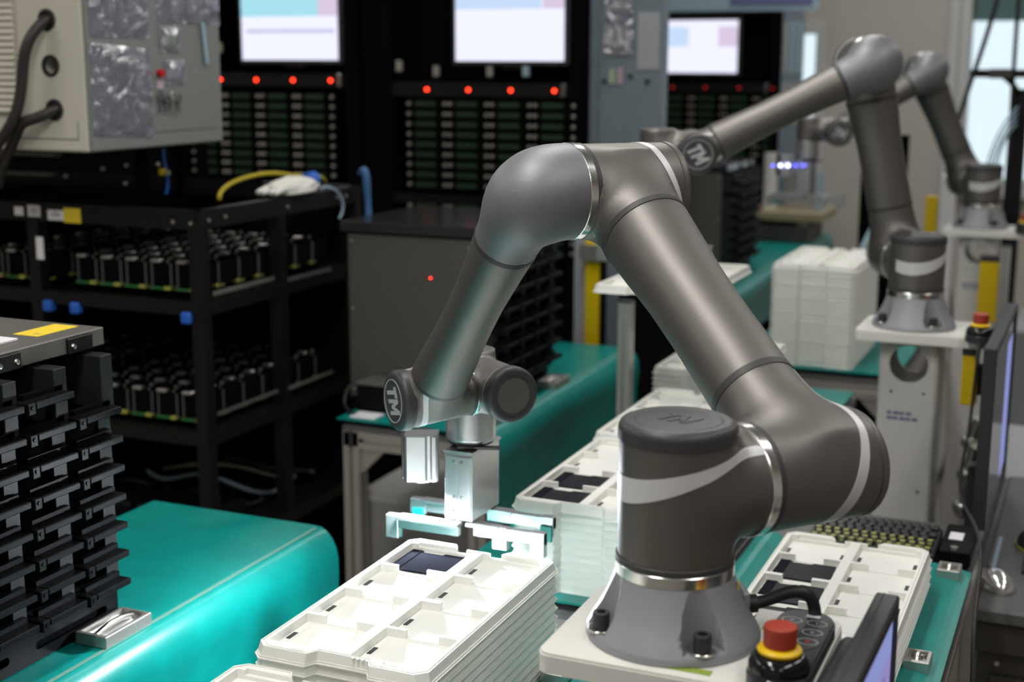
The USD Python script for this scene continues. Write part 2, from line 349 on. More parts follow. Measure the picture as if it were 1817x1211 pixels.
def robot(label, loc, a, th2, th3, hz=1., L2=.4356, L3=.4075, h=.0045, near=False, rot_logo=0., leds=False, tilt=0.):
    t = thing('industrial_robot', label, 'robot', loc)
    B = V(*loc); u = V(math.cos(a), math.sin(a), 0); w_ = V(-math.sin(a), math.cos(a), 0); Z = V(0, 0, 1)
    n = 64 if near else 40
    # foot: flared base with four bolt pockets
    prof = [(0, 0), (.0818, 0), (.0830, .0015), (.0830, .0055), (.0815, .0085), (.0775, .0155), (.0735, .022), (.0685, .031), (.0635, .042), (.0590, .054), (.0560, .064), (0, .064)]
    base = man(lathe(prof, (0, 0, 0), (0, 0, 1), 96)); bolts = []
    for k in range(4):
        A = math.radians(218+90*k); c = V(math.cos(A), math.sin(A), 0)*.0755
        base -= mcyl(c+Z*.010, c+Z*.2, .0205, 40); c = c*.96
        bolts.append(c)
    bm = tm(base); bm.apply_translation(B); foot = obj('base', bm, 'base_grey', t, 28)
    for c in bolts:
        q = B+c+Z*.010
        wsh = obj('washer', ring(q, Z, .0045, .0125, .0025, 28), 'steel', foot)
        bo = lathe([(0, 0), (.0083, 0), (.0083, .0150), (.0077, .0158), (.0043, .0158), (.0043, .009), (0, .009)], q+Z*.0025, Z, 24)
        obj('bolt', bo, 'black_plastic', foot, 25)
    fr = .0755; dA = math.radians(28)
    cn = V(math.cos(dA), math.sin(dA), 0)
    obj('cable_socket', cat([bx(-.004, .004, -.017, .017, .010, .044, .002)]).apply_transform(np.block([[frame(Z, cn), (B+cn*.066)[:, None]], [np.zeros((1, 3)), np.ones((1, 1))]])), 'base_grey', foot)
    obj('yellow_sticker', bx(-.0005, .0005, -.003, .003, .040, .058).apply_transform(np.block([[frame(Z, V(math.cos(.15), math.sin(.15), 0)), (B+V(math.cos(.15), math.sin(.15), 0)*.0605)[:, None]], [np.zeros((1, 3)), np.ones((1, 1))]])), 'yellow_label', foot)
    obj('shiny_ring', ring(B+Z*.0635, Z, .03, .0565, .0115, n), 'chrome', t)
    obj('dark_ring', ring(B+Z*.075, Z, .03, .0560, .0062, n), 'dark_band', t)
    S0 = B+Z*.141*hz; top = .2107*hz
    # first joint housing: upright barrel with a side stub
    f1 = smin(sd_cyl(B+Z*.077, B+Z*(top-.0125), .0545), sd_cyl(S0+u*.0, S0+u*.0760, .0520, .0530), .022)
    lo = B+V(-.12, -.12, .07); hi = B+V(.12, .12, top)
    hs = obj('shoulder_barrel', snet(f1, lo, hi, h), 'graphite', t, True)
    r_h = rt/np.linalg.norm(rt[:2])
    obj('light_band', band(f1, B, Z, V(math.cos(a-2.059), math.sin(a-2.059), 0), .0545, lambda A: (.164+(.0165 if near else .026)*np.sin(A))*hz, lambda A: .0080-.0045*np.sin(A), -2.2, 1.62), 'silver_band', hs)
    cp = obj('end_cap', cap_mesh(B+Z*(top-.0178), Z, .0560, .0178, .009), 'cap_plastic', t, 40)
    obj('emblem', ext(tm_mark(.026), .0009, B+Z*(top-.0002), Z, V(math.cos(a-1.2), math.sin(a-1.2), 0)), 'cap_plastic', cp, False)
    obj('shiny_ring', ring(S0+u*.0705, u, .03, .0557, .0100, n), 'chrome', t)
    obj('dark_ring', ring(S0+u*.0805, u, .03, .0553, .0065, n), 'dark_band', t)
    # second joint housing with the root of the upper arm
    S = S0+u*.1547; d2 = w_*math.cos(th2)+Z*math.sin(th2); E = S+L2*d2
    t1, t2 = .1036, L2-.074
    f2 = smin(sd_cyl(S0+u*.0830, S0+u*.2095, .0540, .0548), sd_cyl(S, S+d2*(t1+.008), .0525, .0454), .045)
    c = np.array([S0, S0+u*.22, S+d2*t1]); lo, hi = c.min(0)-.07, c.max(0)+.07
    hs2 = obj('shoulder_housing', snet(f2, lo, hi, h), 'graphite', t, True)
    obj('light_band', band(f2, S0, u, Z, .0545, lambda A: .176+.019*np.cos(A), lambda A: .0066-.0026*np.cos(A), 0, 2*PI, 110), 'silver_band', hs2)
    obj('end_cap', cap_mesh(S0+u*.2045, u, .0556, .0105, .005), 'graphite', t, 40)
    obj('seam_ring', lathe([(.02, 0), (.0467, 0), (.0470, .0005), (.0470, .0075), (.0465, .008), (.02, .008), (.02, 0)], S+d2*(t1-.001), d2, n), 'dark_band', t)
    ta = t1+.007; q = np.linspace(0, 1, 14); rr = np.interp(q, [0, .12, .35, .6, .85, 1], [.0466, .0464, .0452, .0462, .0505, .0528])
    pr = [(0, 0)]+list(zip(rr, q*(t2-.007-ta)))+[(0, t2-.007-ta)]
    obj('upper_arm', lathe(pr, S+d2*ta, d2, n), 'graphite', t, 40)
    obj('seam_ring', lathe([(.02, 0), (.0534, 0), (.0538, .0005), (.0538, .0075), (.0534, .008), (.02, .008), (.02, 0)], S+d2*(t2-.0075), d2, n), 'dark_band', t)
    # elbow housing
    f3 = smin(sd_cyl(E-u*.0565, E+u*.065, .0545, .0535), sd_cyl(S+d2*(t2-.014), E, .0515, .0540), .03)
    c = np.array([E-u*.07, E+u*.08, S+d2*t2]); lo, hi = c.min(0)-.068, c.max(0)+.068
    hs3 = obj('elbow_housing', snet(f3, lo, hi, h), 'graphite', t, True)
    obj('light_band', band(f3, E, u, Z, .0545, lambda A: .046-.016*np.cos(A), lambda A: .0048+.0006*np.cos(A), 0, 2*PI, 110), 'silver_band', hs3)
    obj('end_cap', cap_mesh(E+u*.0605, u, .0546, .0098, .005), 'graphite', t, 40)
    obj('dark_ring', ring(E-u*.0585, u, .03, .0557, .0068, n), 'dark_band', t)
    obj('shiny_ring', ring(E-u*.0680, u, .03, .0563, .0098, n), 'chrome', t)
    # elbow bend and forearm
    E2 = E-u*.1163; d3 = w_*math.cos(th3)+Z*math.sin(th3); t3, t4 = .0826, L3-.0434
    P0, P3 = E-u*.0675, E2+d3*t3; P1, P2 = P0-u*.052, P3-d3*.060
    s = np.linspace(0, 1, 40)[:, None]
    path = (1-s)**3*P0+3*s*(1-s)**2*P1+3*s*s*(1-s)*P2+s**3*P3
    rb = np.interp(np.linspace(0, 1, 60), np.linspace(0, 1, 8), [.0556, .0563, .0562, .0540, .0498, .0450, .0412, .0393])
    pb = np.stack([np.interp(np.linspace(0, 1, 60), s[:, 0], path[:, i]) for i in range(3)], 1)
    def f6(p):
        d = np.full(len(p), 9.); kk = .010
        for c, r in zip(pb, rb):
            e = np.linalg.norm(p-c, axis=1)-r; d = np.minimum(d, e)
        return np.maximum(np.maximum(d, (p-P0)@u-.004), (p-P3)@d3-.003)
    lo, hi = pb.min(0)-.065, pb.max(0)+.065
    eb = snet(f6, lo, hi, h*1.15)
    obj('elbow_bend', eb, 'satin_grey', t, True)
    obj('seam_ring', lathe([(.02, 0), (.0394, 0), (.0398, .0005), (.0398, .007), (.0394, .0075), (.02, .0075), (.02, 0)], P3-d3*.001, d3, n), 'dark_band', t)
    q = np.linspace(0, 1, 14); rr = np.interp(q, [0, .15, .4, .65, .9, 1], [.0392, .0365, .0332, .0338, .0375, .0386]); fl = t4-t3-.013
    obj('forearm', lathe([(0, 0)]+list(zip(rr, q*fl))+[(0, fl)], P3+d3*.006, d3, n), 'graphite', t, 40)
    obj('seam_ring', lathe([(.02, 0), (.0386, 0), (.0389, .0005), (.0389, .006), (.0386, .0065), (.02, .0065), (.02, 0)], E2+d3*(t4-.0072), d3, n), 'dark_band', t)
    # wrist
    W = E2+L3*d3
    f4 = smin(sd_cyl(W-u*.041, W+u*.0548, .0395, .0315), sd_cyl(W-d3*.0500, W, .0374, .037), .022)
    c = np.array([W-u*.05, W+u*.06, W-d3*.045]); lo, hi = c.min(0)-.05, c.max(0)+.05
    hs4 = obj('wrist_housing', snet(f4, lo, hi, h*.85), 'graphite', t, True)
    obj('light_band', band(f4, W, u, Z, .040, lambda A: -.0265-.0065*np.cos(A), lambda A: .0030-.0018*np.cos(A), 0, 2*PI, 90), 'silver_band', hs4)
    cp = obj('end_cap', cap_mesh(W-u*.037, -u, .0412, .0175, .008), 'cap_plastic', t, 40)
    obj('cap_rim', ring(W-u*.0547, -u, .0285, .0297, .0008, n, .0001), 'logo_grey', cp)
    ax = -u; xr = V(*np.cross(Z, ax)); xr = xr*math.cos(rot_logo)+Z*math.sin(rot_logo)
    obj('emblem', ext(tm_mark(.0300), .0009, W-u*.0543, ax, xr), 'logo_grey', cp, False)
    obj('dark_ring', ring(W+u*.0530, u, .015, .0322, .0045, n), 'dark_band', t)
    obj('shiny_ring', ring(W+u*.0570, u, .015, .0330, .0055, n), 'chrome', t)
    W5 = W+u*.0950+Z*.004; J = W5+w_*.070
    f5 = smin(sd_cyl(W5-w_*.0475, J, .0368, .0350), sd_cyl(W+u*.0605+Z*.002, W5, .0305, .033), .02)
    f5 = smin(f5, sd_cyl(J-Z*.032, J+Z*.040, .0350), .018)
    c = np.array([W5-w_*.05, J+Z*.045, J-Z*.04, W+u*.06]); lo, hi = c.min(0)-.05, c.max(0)+.05
    obj('hand_housing', snet(f5, lo, hi, h*.85), 'graphite', t, True)
    obj('light_band', ring(W5-w_*.046, w_, .02, .0380, .0035, n), 'silver_band', t)
    cp = obj('end_cap', cap_mesh(W5-w_*.0455, -w_, .0388, .0165, .008), 'cap_plastic', t, 40)
    obj('cap_disc', lathe([(0, 0), (.0245, 0), (.0241, .0006), (0, .0006)], W5-w_*.0615, -w_, n), 'graphite', cp)
    obj('tool_flange', lathe([(0, 0), (.0330, 0), (.0355, .004), (.0362, .006), (.0362, .056), (.0355, .058), (0, .058)], J-Z*.0925, Z, n), 'brushed_metal', t, 30)
    obj('flange_gasket', ring(J-Z*.0960, Z, .0, .0325, .0035, n), 'rubber_black', t)
    # camera on the flange, with its ring lamp
    cc = J+V(-.056, -.046, -.112); r0 = frame(Z, rt)
    cam_prof = Polygon([(-.024, -.015), (-.020, -.022), (.006, -.022), (.009, -.017), (.013, -.017), (.016, -.022), (.021, -.021), (.024, -.016), (.024, .022), (-.024, .022)])
    cm = obj('wrist_camera', ext(cam_prof, .066, cc-Z*.033, Z, rt), 'brushed_metal', t, 25)
    obj('camera_back', place(bx(-.028, -.024, -.015, .020, -.030, .036, .001), cc, Z, rt), 'black_plastic', cm)
    obj('camera_arm', place(bx(-.012, .012, .018, .045, .012, .030, .002), cc, Z, rt), 'black_plastic', cm)
    if leds:
        for k in range(5):
            obj('blue_lamp', trimesh.creation.icosphere(1, .0055 if k in (1, 2) else .004).apply_translation(cc+V(0, 0, .002)+r_h*(.024*(k-2))+(-fw_h)*.035), 'led_white' if k in (1, 2) else 'led_blue', cm)
    else:
        obj('ring_lamp', ring(cc-Z*.0355, Z, .007, .016, .0025, 24), 'camera_light' if near else 'white_label', cm)
    # gripper
    g = J+V(0, .004, 0); x0, x1, y0, y1, z1, z0 = g[0]-.022, g[0]+.022, g[1]-.046, g[1]+.048, J[2]-.0975, J[2]-.203
    X, Y_, Z_ = V(1, 0, 0), V(0, 1, 0), Z
    gr = obj('gripper', cat([bx(x0, x1, y0, y1, z0, z1-.006, .0012), bx(x0-.001, x1+.001, y0-.001, y1+.004, z1-.006, z1-.003)]), 'brushed_metal', t, 25)
    obj('front_plate', bx(x0+.002, g[0]-.0004, y0-.0022, y0, z0+.010, z1-.010, .0006), 'brushed_metal', gr)
    obj('front_plate', bx(g[0]+.0004, x1-.002, y0-.0022, y0, z0+.010, z1-.010, .0006), 'brushed_metal', gr)
    for sx in (-.006, .006):
        for sz in (z1-.018, z1-.070, z0+.016):
            obj('screw', lathe([(0, 0), (.0026, 0), (.0022, .0014), (0, .0018)], V(g[0]+sx, y0-.0022, sz), -Y_, 14), 'steel', gr)
    obj('cable_tab', place(bx(0, .062, -.004, .004, -.0025, .0025, .001), V(g[0]-.005, y0+.006, z1+.001), Z, V(.93, .36, -.05)), 'rubber_black', gr)
    zt = J[2]-.2055
    def jaw(yc, xs, prongs, pad_y):
        m = [bx(xs[0], xs[1], yc-.0055, yc+.0055, zt-.018, zt, .001), bx(xs[0]+.02 if xs[0] < g[0]-.05 else xs[0]-.01, xs[1] if xs[0] < g[0]-.05 else xs[0]+.04, yc-.009, yc+.009, zt-.004, zt+.001)]
        for px0, px1, dp in prongs: m.append(bx(px0, px1, yc-.0062, yc+.0062, zt-dp, zt+.0008, .001))
        j = obj('jaw', cat(m), 'brushed_metal', gr, 25)
        return j
    yf, yb = g[1]-.052, g[1]+.030
    jaw(yf, (g[0]-.112, g[0]+.004), [(g[0]-.112, g[0]-.092, .034)], 1)
    jaw(yf+.012, (g[0]+.022, g[0]+.132), [(g[0]+.052, g[0]+.075, .033), (g[0]+.110, g[0]+.132, .036)], 1)
    jaw(yb, (g[0]-.115, g[0]-.01), [(g[0]-.115, g[0]-.088, .022)], 1)
    jaw(yb, (g[0]+.012, g[0]+.118), [(g[0]+.098, g[0]+.118, .030)], 1)
    for px, py in ((g[0]-.102, yf+.0085), (g[0]+.121, yf+.0205), (g[0]-.100, yb-.008), (g[0]+.108, yb-.008)):
        obj('teal_pad', bx(px-.009, px+.009, py-.0025, py+.0025, zt-.036, zt-.012, .0006), 'teal_pad', gr)
    return t, dict(J=J, cc=cc, g=g, zt=zt, W5=W5)
fw_h = V(fw[0], fw[1], 0); fw_h /= np.linalg.norm(fw_h)
ZP = 1.0155
R1 = V(-.3484, 1.2018, ZP); R2 = V(-.344, 2.885, ZP+.006); R3 = V(-.358, 4.536, 1.047)
rad = math.radians
_, k1 = robot('grey jointed robot arm in the foreground, bent over the near tray stack', R1, rad(51.25), rad(34.5), rad(-47.1), near=True, h=.0036, rot_logo=-1.15)
_, k2 = robot('blurred grey robot arm in the middle of the row, reaching left with a raised elbow', R2, rad(112.2), rad(77.3), rad(-26.5), hz=.90, L2=.4120, L3=.4050, h=.006, rot_logo=-.95)
_, k3 = robot('farthest clearly seen grey robot arm, beside the window, blue lamps on its wrist', R3, rad(112.1), rad(64.9), rad(-33.6), hz=.93, L2=.3880, L3=.3480, h=.007, rot_logo=-.3, leds=True)
cl = UsdLux.DiskLight.Define(stage, '/World/wrist_camera_lamp')      # the ring lamp's own light
cl.AddTranslateOp().Set(Gf.Vec3d(*(k1['cc']+V(-.004, -.012, -.046)))); cl.AddRotateXYZOp().Set(Gf.Vec3f(-32, 0, 4))
cl.CreateRadiusAttr(.012); cl.CreateIntensityAttr(2500.); cl.CreateColorAttr(Gf.Vec3f(.86, .93, 1.))

# ---------------------------------------------------------------- robot stands, cables, pendants
def stand(label, x, y, zp, dx0=-.104, dx1=.146, y0=-.094, y1=.093):
    t = thing('robot_stand', label, 'robot stand', (x, y, 0))
    obj('top_plate', cat([ext(rrect(x+dx0, x+dx1, y+y0, y+y1, .014), .0175, (0, 0, zp-.020)), ext(rrect(x+dx0+.0012, x+dx1-.0012, y+y0+.0012, y+y1-.0012, .013), .0025, (0, 0, zp-.0025))]), 'white_paint', t, 25)
    hy = y-.055; c = man(ext(rrect(x-.058, x+.062, hy, hy+.115, .012), zp-.0205, (0, 0, .0)))
    c -= man(ext(rrect(x-.054, x+.058, hy+.004, hy+.111, .009), zp-.05, (0, 0, .02)))
    c -= mcyl((x+.002, hy-.02, zp-.070), (x+.002, hy+.15, zp-.070), .0385, 48)
    col = obj('column', c, 'column_white', t, 25)
    for sx in (-.03, .034):
        obj('screw', cyl((x+sx, hy, zp-.128), (x+sx, hy-.0015, zp-.128), .003, 12), 'desk_grey', col)
        obj('screw', cyl((x+sx, hy, zp-.335), (x+sx, hy-.0015, zp-.335), .003, 12), 'desk_grey', col)
    obj('printed_lines', cat([bx(x-.036+j*.0125, x-.036+j*.0125+.009+.002*((j+i) % 2), hy-.0006, hy+.0001, zp-.176-i*.011, zp-.170-i*.011) for i in range(2) for j in range(4+i)]), 'ink_blue', col)
    obj('foot_plate', ext(rrect(x-.11, x+.115, hy-.05, hy+.165, .01), .012), 'column_white', t)
    return t
s1 = stand('white steel robot stand carrying the foreground robot arm', R1[0], R1[1], ZP)
tag(obj('green_tape', bx(-.345, -.290, 1.121, 1.131, ZP, ZP+.0007).apply_transform(np.eye(4)), 'green_tape'), 'piece of green tape on the front edge of the foreground white plate', 'tape')
tag(obj('green_tape', bx(-.272, -.245, 1.242, 1.262, ZP, ZP+.0007), 'green_tape'), 'piece of green tape on the white plate beside the black robot cable', 'tape')
s2 = stand('white robot stand with a round hole in its column, under the middle robot', R2[0], R2[1], R2[2])
s3 = stand('farther white robot stand with a round hole, beside a yellow bar', R3[0], R3[1], R3[2])
dA = rad(28); c0 = R1+V(math.cos(dA), math.sin(dA), 0)*.069+V(0, 0, .026)
cb = thing('robot_cable', 'thick black cable curving out of the foreground robot base', 'cable', R1)
obj('cable', tube([c0, c0+V(.010, .005, .001), c0+V(.026, .012, .007), c0+V(.042, .018, .013), c0+V(.055, .022, .011), c0+V(.061, .028, -.004), c0+V(.062, .034, -.03), c0+V(.062, .036, -.2)], .0062, 14, 40), 'rubber_black', cb)
obj('cable_collar', cyl(c0-V(.006, .003, 0), c0+V(.010, .0055, .001), .0092, 20), 'rubber_black', cb)

def pendant(label, x, y, z, fine=True):
    t = thing('emergency_stop_pendant', label, 'control pendant', (x, y, z))
    P = rrect(x-.0275, x+.0275, y-.039, y+.132, .026, 8); ys = y-.010
    obj('body', cat([ext(P, .012, (0, 0, z)), ext(P.buffer(-.0018), .0145, (0, 0, z))]), 'black_plastic', t, 25)
    obj('face_panel', ext(rrect(x-.0245, x+.0245, y+.034, y+.129, .022, 8), .0006, (0, 0, z+.0145)), 'cap_plastic', t)
    obj('switch_base', lathe([(0, 0), (.0270, 0), (.0268, .010), (.0245, .016), (.0185, .0195), (0, .0195)], (x, ys, z+.010), (0, 0, 1), 48), 'gloss_black', t, 40)
    obj('chrome_trim', ring((x, ys, z+.0115), (0, 0, 1), .026, .0274, .0018, 48), 'steel', t)
    obj('collar', lathe([(0, 0), (.0150, 0), (.0192, .002), (.0196, .0042), (.0180, .0062), (.0120, .0075), (0, .0075)], (x, ys, z+.0285), (0, 0, 1), 48), 'collar_yellow', t, 40)
    obj('stop_button', lathe([(0, 0), (.0130, 0), (.0146, .002), (.0148, .0165), (.0140, .0190), (.0118, .0198), (0, .0192)], (x, ys, z+.035), (0, 0, 1), 48), 'red_button', t, 30)
    if fine:
        i = 0
        for r in range(3):
            for s in (-1, 1):
                bxx, by = x+s*.0118, y+.100-.0225*r+(.006 if s < 0 else 0)*0
                k = obj('key', ext(Point(0, 0).buffer(1, quad_segs=8).difference(Point(0, 0).buffer(.90, quad_segs=8)), .0004, (0, 0, 0)).apply_transform(np.diag([.0098, .0072, 1, 1])).apply_translation((bxx, by, z+.0150)), 'logo_grey', t, False)
                sym = [bx(-.0022, .0022, -.0005, .0005, 0, .0004), bx(-.0005, .0005, -.0022, .0022, 0, .0004)] if i == 0 else [bx(-.0005, .0005, -.0020, .0020, 0, .0004)] if i == 1 else [bx(-.0014, .0014, -.0020, -.0006, 0, .0004), bx(-.0024, .0024, .0008, .0014, 0, .0004)] if i < 4 else [Point and cyl((0, 0, 0), (0, 0, .0004), .0022, 14)]
                obj('key_symbol', cat(sym).apply_translation((bxx, by, z+.0150)), 'red_button' if i == 5 else 'logo_grey', k, False)
                i += 1
        obj('label', bx(x-.001, x+.012, y+.1125, y+.1185, z+.0149, z+.0155), 'white_label', t)
    return t
pd = pendant('black handheld pendant with a red stop button on the foreground white plate', -.2310, 1.141, ZP)
pendant('blurred red stop button pendant on the middle robot stand', -.205, 2.780, R2[2], False)
pendant('distant red stop button pendant on the farthest robot stand', -.222, 4.46, R3[2], False)
cd = tagged('pendant_cord', tube([(-.205, 2.752, R2[2]+.008), (-.204, 2.735, R2[2]-.01), (-.208, 2.70, .864), (-.206, 2.58, .828), (-.190, 2.42, .808), (-.139, 2.20, .795), (-.132, 2.08, .74), (-.122, 1.95, .69), (-.10, 1.75, .60), (-.08, 1.6, .4)], .0030, 8, 50), 'rubber_black', 'thin black cord hanging from the middle robot pendant at the right', 'cord')
# ---------------------------------------------------------------- benches on the left with teal mats
T, CELL = .77, 1.649
def mat_profile(pts, th=.0035):
    return LineString(pts).buffer(th/2, cap_style=2, join_style=1, quad_segs=3)
def sweep_y(poly, y0, y1): return ext(poly, y1-y0, (0, y1, 0), (0, -1, 0), (1, 0, 0))     # section in x, z
def bench(label, x0, x1, y0, y1, zt, mats=None, matlabel=None, overhang=0.):
    t = thing('workbench', label, 'bench', ((x0+x1)/2, y0, 0)); z = zt-.012; s = .04; h = s/2
    obj('board', bx(x0, x1, y0, y1, z-.012, z), 'desk_grey', t)
    for x in (x0+h, x1-h):
        obj('rail', alu((x, y0+s, z-.012-h), (x, y1-s, z-.012-h)), 'aluminium', t, False)
        for y in (y0+h, y1-h):
            lg = obj('leg', alu((x, y, .03), (x, y, z-.012)), 'aluminium', t, False)
            obj('end_cap', bx(x-h, x+h, y-h, y+h, z-.014-.035, z-.0125, .002), 'black_plastic', lg)
            obj('foot', cyl((x, y, 0), (x, y, .032), .022, 16), 'black_plastic', lg)
    for y in (y0+h, y1-h):
        obj('crossbar', alu((x0+s, y, z-.012-h), (x1-s, y, z-.012-h)), 'aluminium', t, False)
        for x, d in ((x0+s, 1), (x1-s, -1)):
            obj('corner_bracket', ext(Polygon([(0, 0), (.06*d, 0), (0, -.06)]), .02, (x, y+.01, z-.012-s), (0, -1, 0), (1, 0, 0)), 'aluminium', t, False)
    return t
LX0, LX1 = -1.540, -1.185
prof = [(LX0, T-.002)]+[(x, T-.002) for x in np.linspace(LX0+.03, LX1-.02, 8)]+[(LX1-.004, T-.0032), (LX1+.006, T-.009), (LX1+.015, T-.020), (LX1+.021, T-.036), (LX1+.0225, T-.055), (LX1+.020, T-.080), (LX1+.015, T-.11), (LX1+.013, T-.20)]
for i, (lab, ml) in enumerate((('aluminium framed bench under the nearest teal mat, at the left', 'teal rubber mat at lower left, draped over the bench edge beside the near tray stack'),
                               ('aluminium framed bench in the middle, its front leg visible behind the gripper', 'teal rubber mat in the middle, under the second dark test box'),
                               ('farthest bench of the left row, behind the foreground arm', 'farthest teal rubber mat, behind the upper arm of the foreground robot'))):
    y0, y1 = .945+CELL*i, (1.944+CELL*i if i < 2 else 6.50)
    bench(lab, LX0+.012, LX1+.006, y0+.004, y1-.012, T-.004)
    t = thing('bench_mat', ml, 'mat', (LX0, y0, T))
    # the hanging edge waves a little along the bench
    ys = np.linspace(y0, y1, 26); P = np.array(prof); n = len(P); v = []
    for y in ys:
        wv = .006*math.sin(9*(y-y0)+i)+.009*np.clip((y-y1+.12)/.12, 0, 1); q = P.copy()
        q[:, 0] += np.clip((T-.01-P[:, 1])/.10, 0, 1)*wv
        e = np.clip((y-y1+.02)/.02, 0, 1)*.0; v.append(np.stack([q[:, 0], np.full(n, y), q[:, 1]-e], 1))
    v = np.array(v); top = v.reshape(-1, 3); low = top.copy()
    nrm = np.gradient(P, axis=0); nrm = np.stack([-nrm[:, 1], nrm[:, 0]], 1); nrm /= np.linalg.norm(nrm, axis=1, keepdims=True)
    low[:, 0] -= np.tile(nrm[:, 0], len(ys))*.0035; low[:, 2] -= np.tile(nrm[:, 1], len(ys))*.0035
    top = top+np.c_[np.zeros(len(top)), np.zeros(len(top)), np.full(len(top), .002)]; low[:, 2] += .002
    f = []; N = len(top)
    for a in range(len(ys)-1):
        for b in range(n-1):
            q = (a*n+b, a*n+b+1, (a+1)*n+b+1, (a+1)*n+b)
            f += [(q[0], q[1], q[2]), (q[0], q[2], q[3]), (N+q[0], N+q[2], N+q[1]), (N+q[0], N+q[3], N+q[2])]
    for a, fl in ((0, 1), (len(ys)-1, 0)):
        for b in range(n-1):
            q = (a*n+b, a*n+b+1, N+a*n+b+1, N+a*n+b); q = q if not fl else q[::-1]; f += [(q[0], q[2], q[1]), (q[0], q[3], q[2])]
    for b, fl in ((0, 0), (n-1, 1)):
        for a in range(len(ys)-1):
            q = (a*n+b, (a+1)*n+b, N+(a+1)*n+b, N+a*n+b); q = q if not fl else q[::-1]; f += [(q[0], q[1], q[2]), (q[0], q[2], q[3])]
    m = trimesh.Trimesh(np.vstack([top, low]), f, process=False); trimesh.repair.fix_normals(m)
    obj('mat', m, 'teal_mat', t, 50)
    obj('worn_crease', bx(LX1-.012, LX1-.005, y0+.02, y1-.012, T, T+.0005), 'crease', t)

# ---------------------------------------------------------------- dark test boxes with ledges
def test_box(label, y1, stickers=False, led=False):
    xf, xb, y0 = -1.250, -1.605, y1-.385; zt = 1.192
    t = thing('test_box', label, 'test box', ((xf+xb)/2, (y0+y1)/2, T))
    obj('rear_body', bx(xb, xf-.05, y0+.004, y1-.004, T+.001, zt-.024), 'anodized', t)
    obj('perforated_side', bx(xb+.012, xf-.02, y0, y0+.004, T+.012, zt-.030), 'perforated', t)
    for zz in (T+.03, T+.22, zt-.045):
        for xx in (xb+.022, xf-.035): obj('screw', cyl((xx, y0, zz), (xx, y0-.002, zz), .0035, 10), 'knob_silver', t)
    tc = obj('top_cover', bx(xb-.006, xf, y0-.006, y1+.003, zt-.024, zt, .0015), 'cover_grey' if stickers else 'gloss_cover', t)
    for yy in (y0+.20, y0+.335):
        lu = obj('cover_lug', bx(xf, xf+.005, yy-.024, yy+.024, zt-.024, zt-.003, .001), 'black_metal', tc)
        for d in (-.015, .015)[:2 if yy < y0+.3 else 1]: obj('screw', lathe([(0, 0), (.0042, 0), (.003, .003), (0, .0036)], (xf+.005, yy+d, zt-.0145), (1, 0, 0), 14), 'steel', lu)
    sp = man(bx(xf-.004, xf, y0, y1, T+.001, T+.075))
    for k in range(2):
        for yy in (y0+.10, y0+.29):
            for zz in (T+.022, T+.050):
                sl = cat([bx(xf-.02, xf+.02, yy-.065, yy+.065, zz-.006, zz+.006)]); sp -= man(sl)+mcyl((xf-.02, yy-.065, zz), (xf+.02, yy-.065, zz), .006, 16)+mcyl((xf-.02, yy+.065, zz), (xf+.02, yy+.065, zz), .006, 16)
    obj('slotted_plate', sp, 'anodized', t); obj('slot_backing', bx(xf-.016, xf-.012, y0, y1, T+.001, T+.075), 'rack_black', t)
    cw = .0900; nz = 9
    for c in range(5):
        yy = y1-.032-c*cw if c < 4 else y0+.014
        obj('upright', cat([bx(xf-.05, xf+.030, yy-.012, yy+.012, zt-.112, zt-.030, .001), bx(xf-.05, xf+.021, yy-.012, yy+.012, T+.060, zt-.10)]), 'upright_black', t, False)
    obj('recess_back', bx(xf-.050, xf-.046, y0+.004, y1-.004, T+.076, zt-.026), 'rack_black', t)
    for c in range(4):
        ya, yb = y1-.029-c*cw-.080, y1-.029-c*cw
        for j in range(nz):
            z = 1.129-.0408*j-(.0408 if c == 0 else 0)
            if z < .815: continue
            l = cat([bx(xf+.021, xf+.050, ya+.010, yb, z-.0045, z+.0045, .0012), bx(xf+.0205, xf+.030, ya+.010, yb, z+.003, z+.011), bx(xf+.010, xf+.050, ya-.004, ya+.009, z-.010, z+.005, .001), cyl((xf+.050, ya+.003, z-.001), (xf+.0515, ya+.003, z-.001), .0028, 10)])
            obj('ledge', l, 'anodized', t, False)
    if led: obj('indicator_lamp', trimesh.creation.icosphere(1, .0022).apply_translation((-1.382, y0-.001, 1.073)), 'led_red', t)
    if stickers:
        q = [(-1.325, 1.398), (-1.283, 1.398), (-1.283, 1.478), (-1.325, 1.478)]
        obj('yellow_label', ext(Polygon(q), .0006, (0, 0, zt)), 'yellow_label', tc, label='blank looking yellow label with a small handwritten mark')
        obj('pen_mark', cat([bx(-1.300+.004*k, -1.299+.004*k, 1.408, 1.415, zt+.0006, zt+.0008) for k in range(3)]), 'ink', tc)
        obj('white_tile', bx(-1.352, -1.288, 1.300, 1.368, zt, zt+.0035, .0006), 'white_label', tc)
        obj('blue_print', bx(-1.328, -1.310, 1.325, 1.344, zt+.0035, zt+.0038), 'ink_blue', tc)
    return t
mat('upright_black', (.014, .015, .017), .5, 0., specular_ior_level=.25)
mat('gloss_cover', (.03, .03, .033), .16, .2)
i_fine = True; test_box('black slotted test box with yellow and white labels on its lid, lower left', 1.487, True)
i_fine = False
test_box('dark test box with a perforated side and a red lamp, behind the forearm', 1.487+CELL, False, True)
test_box('farthest dark test box, seen over the upper arm of the foreground robot', 5.24)
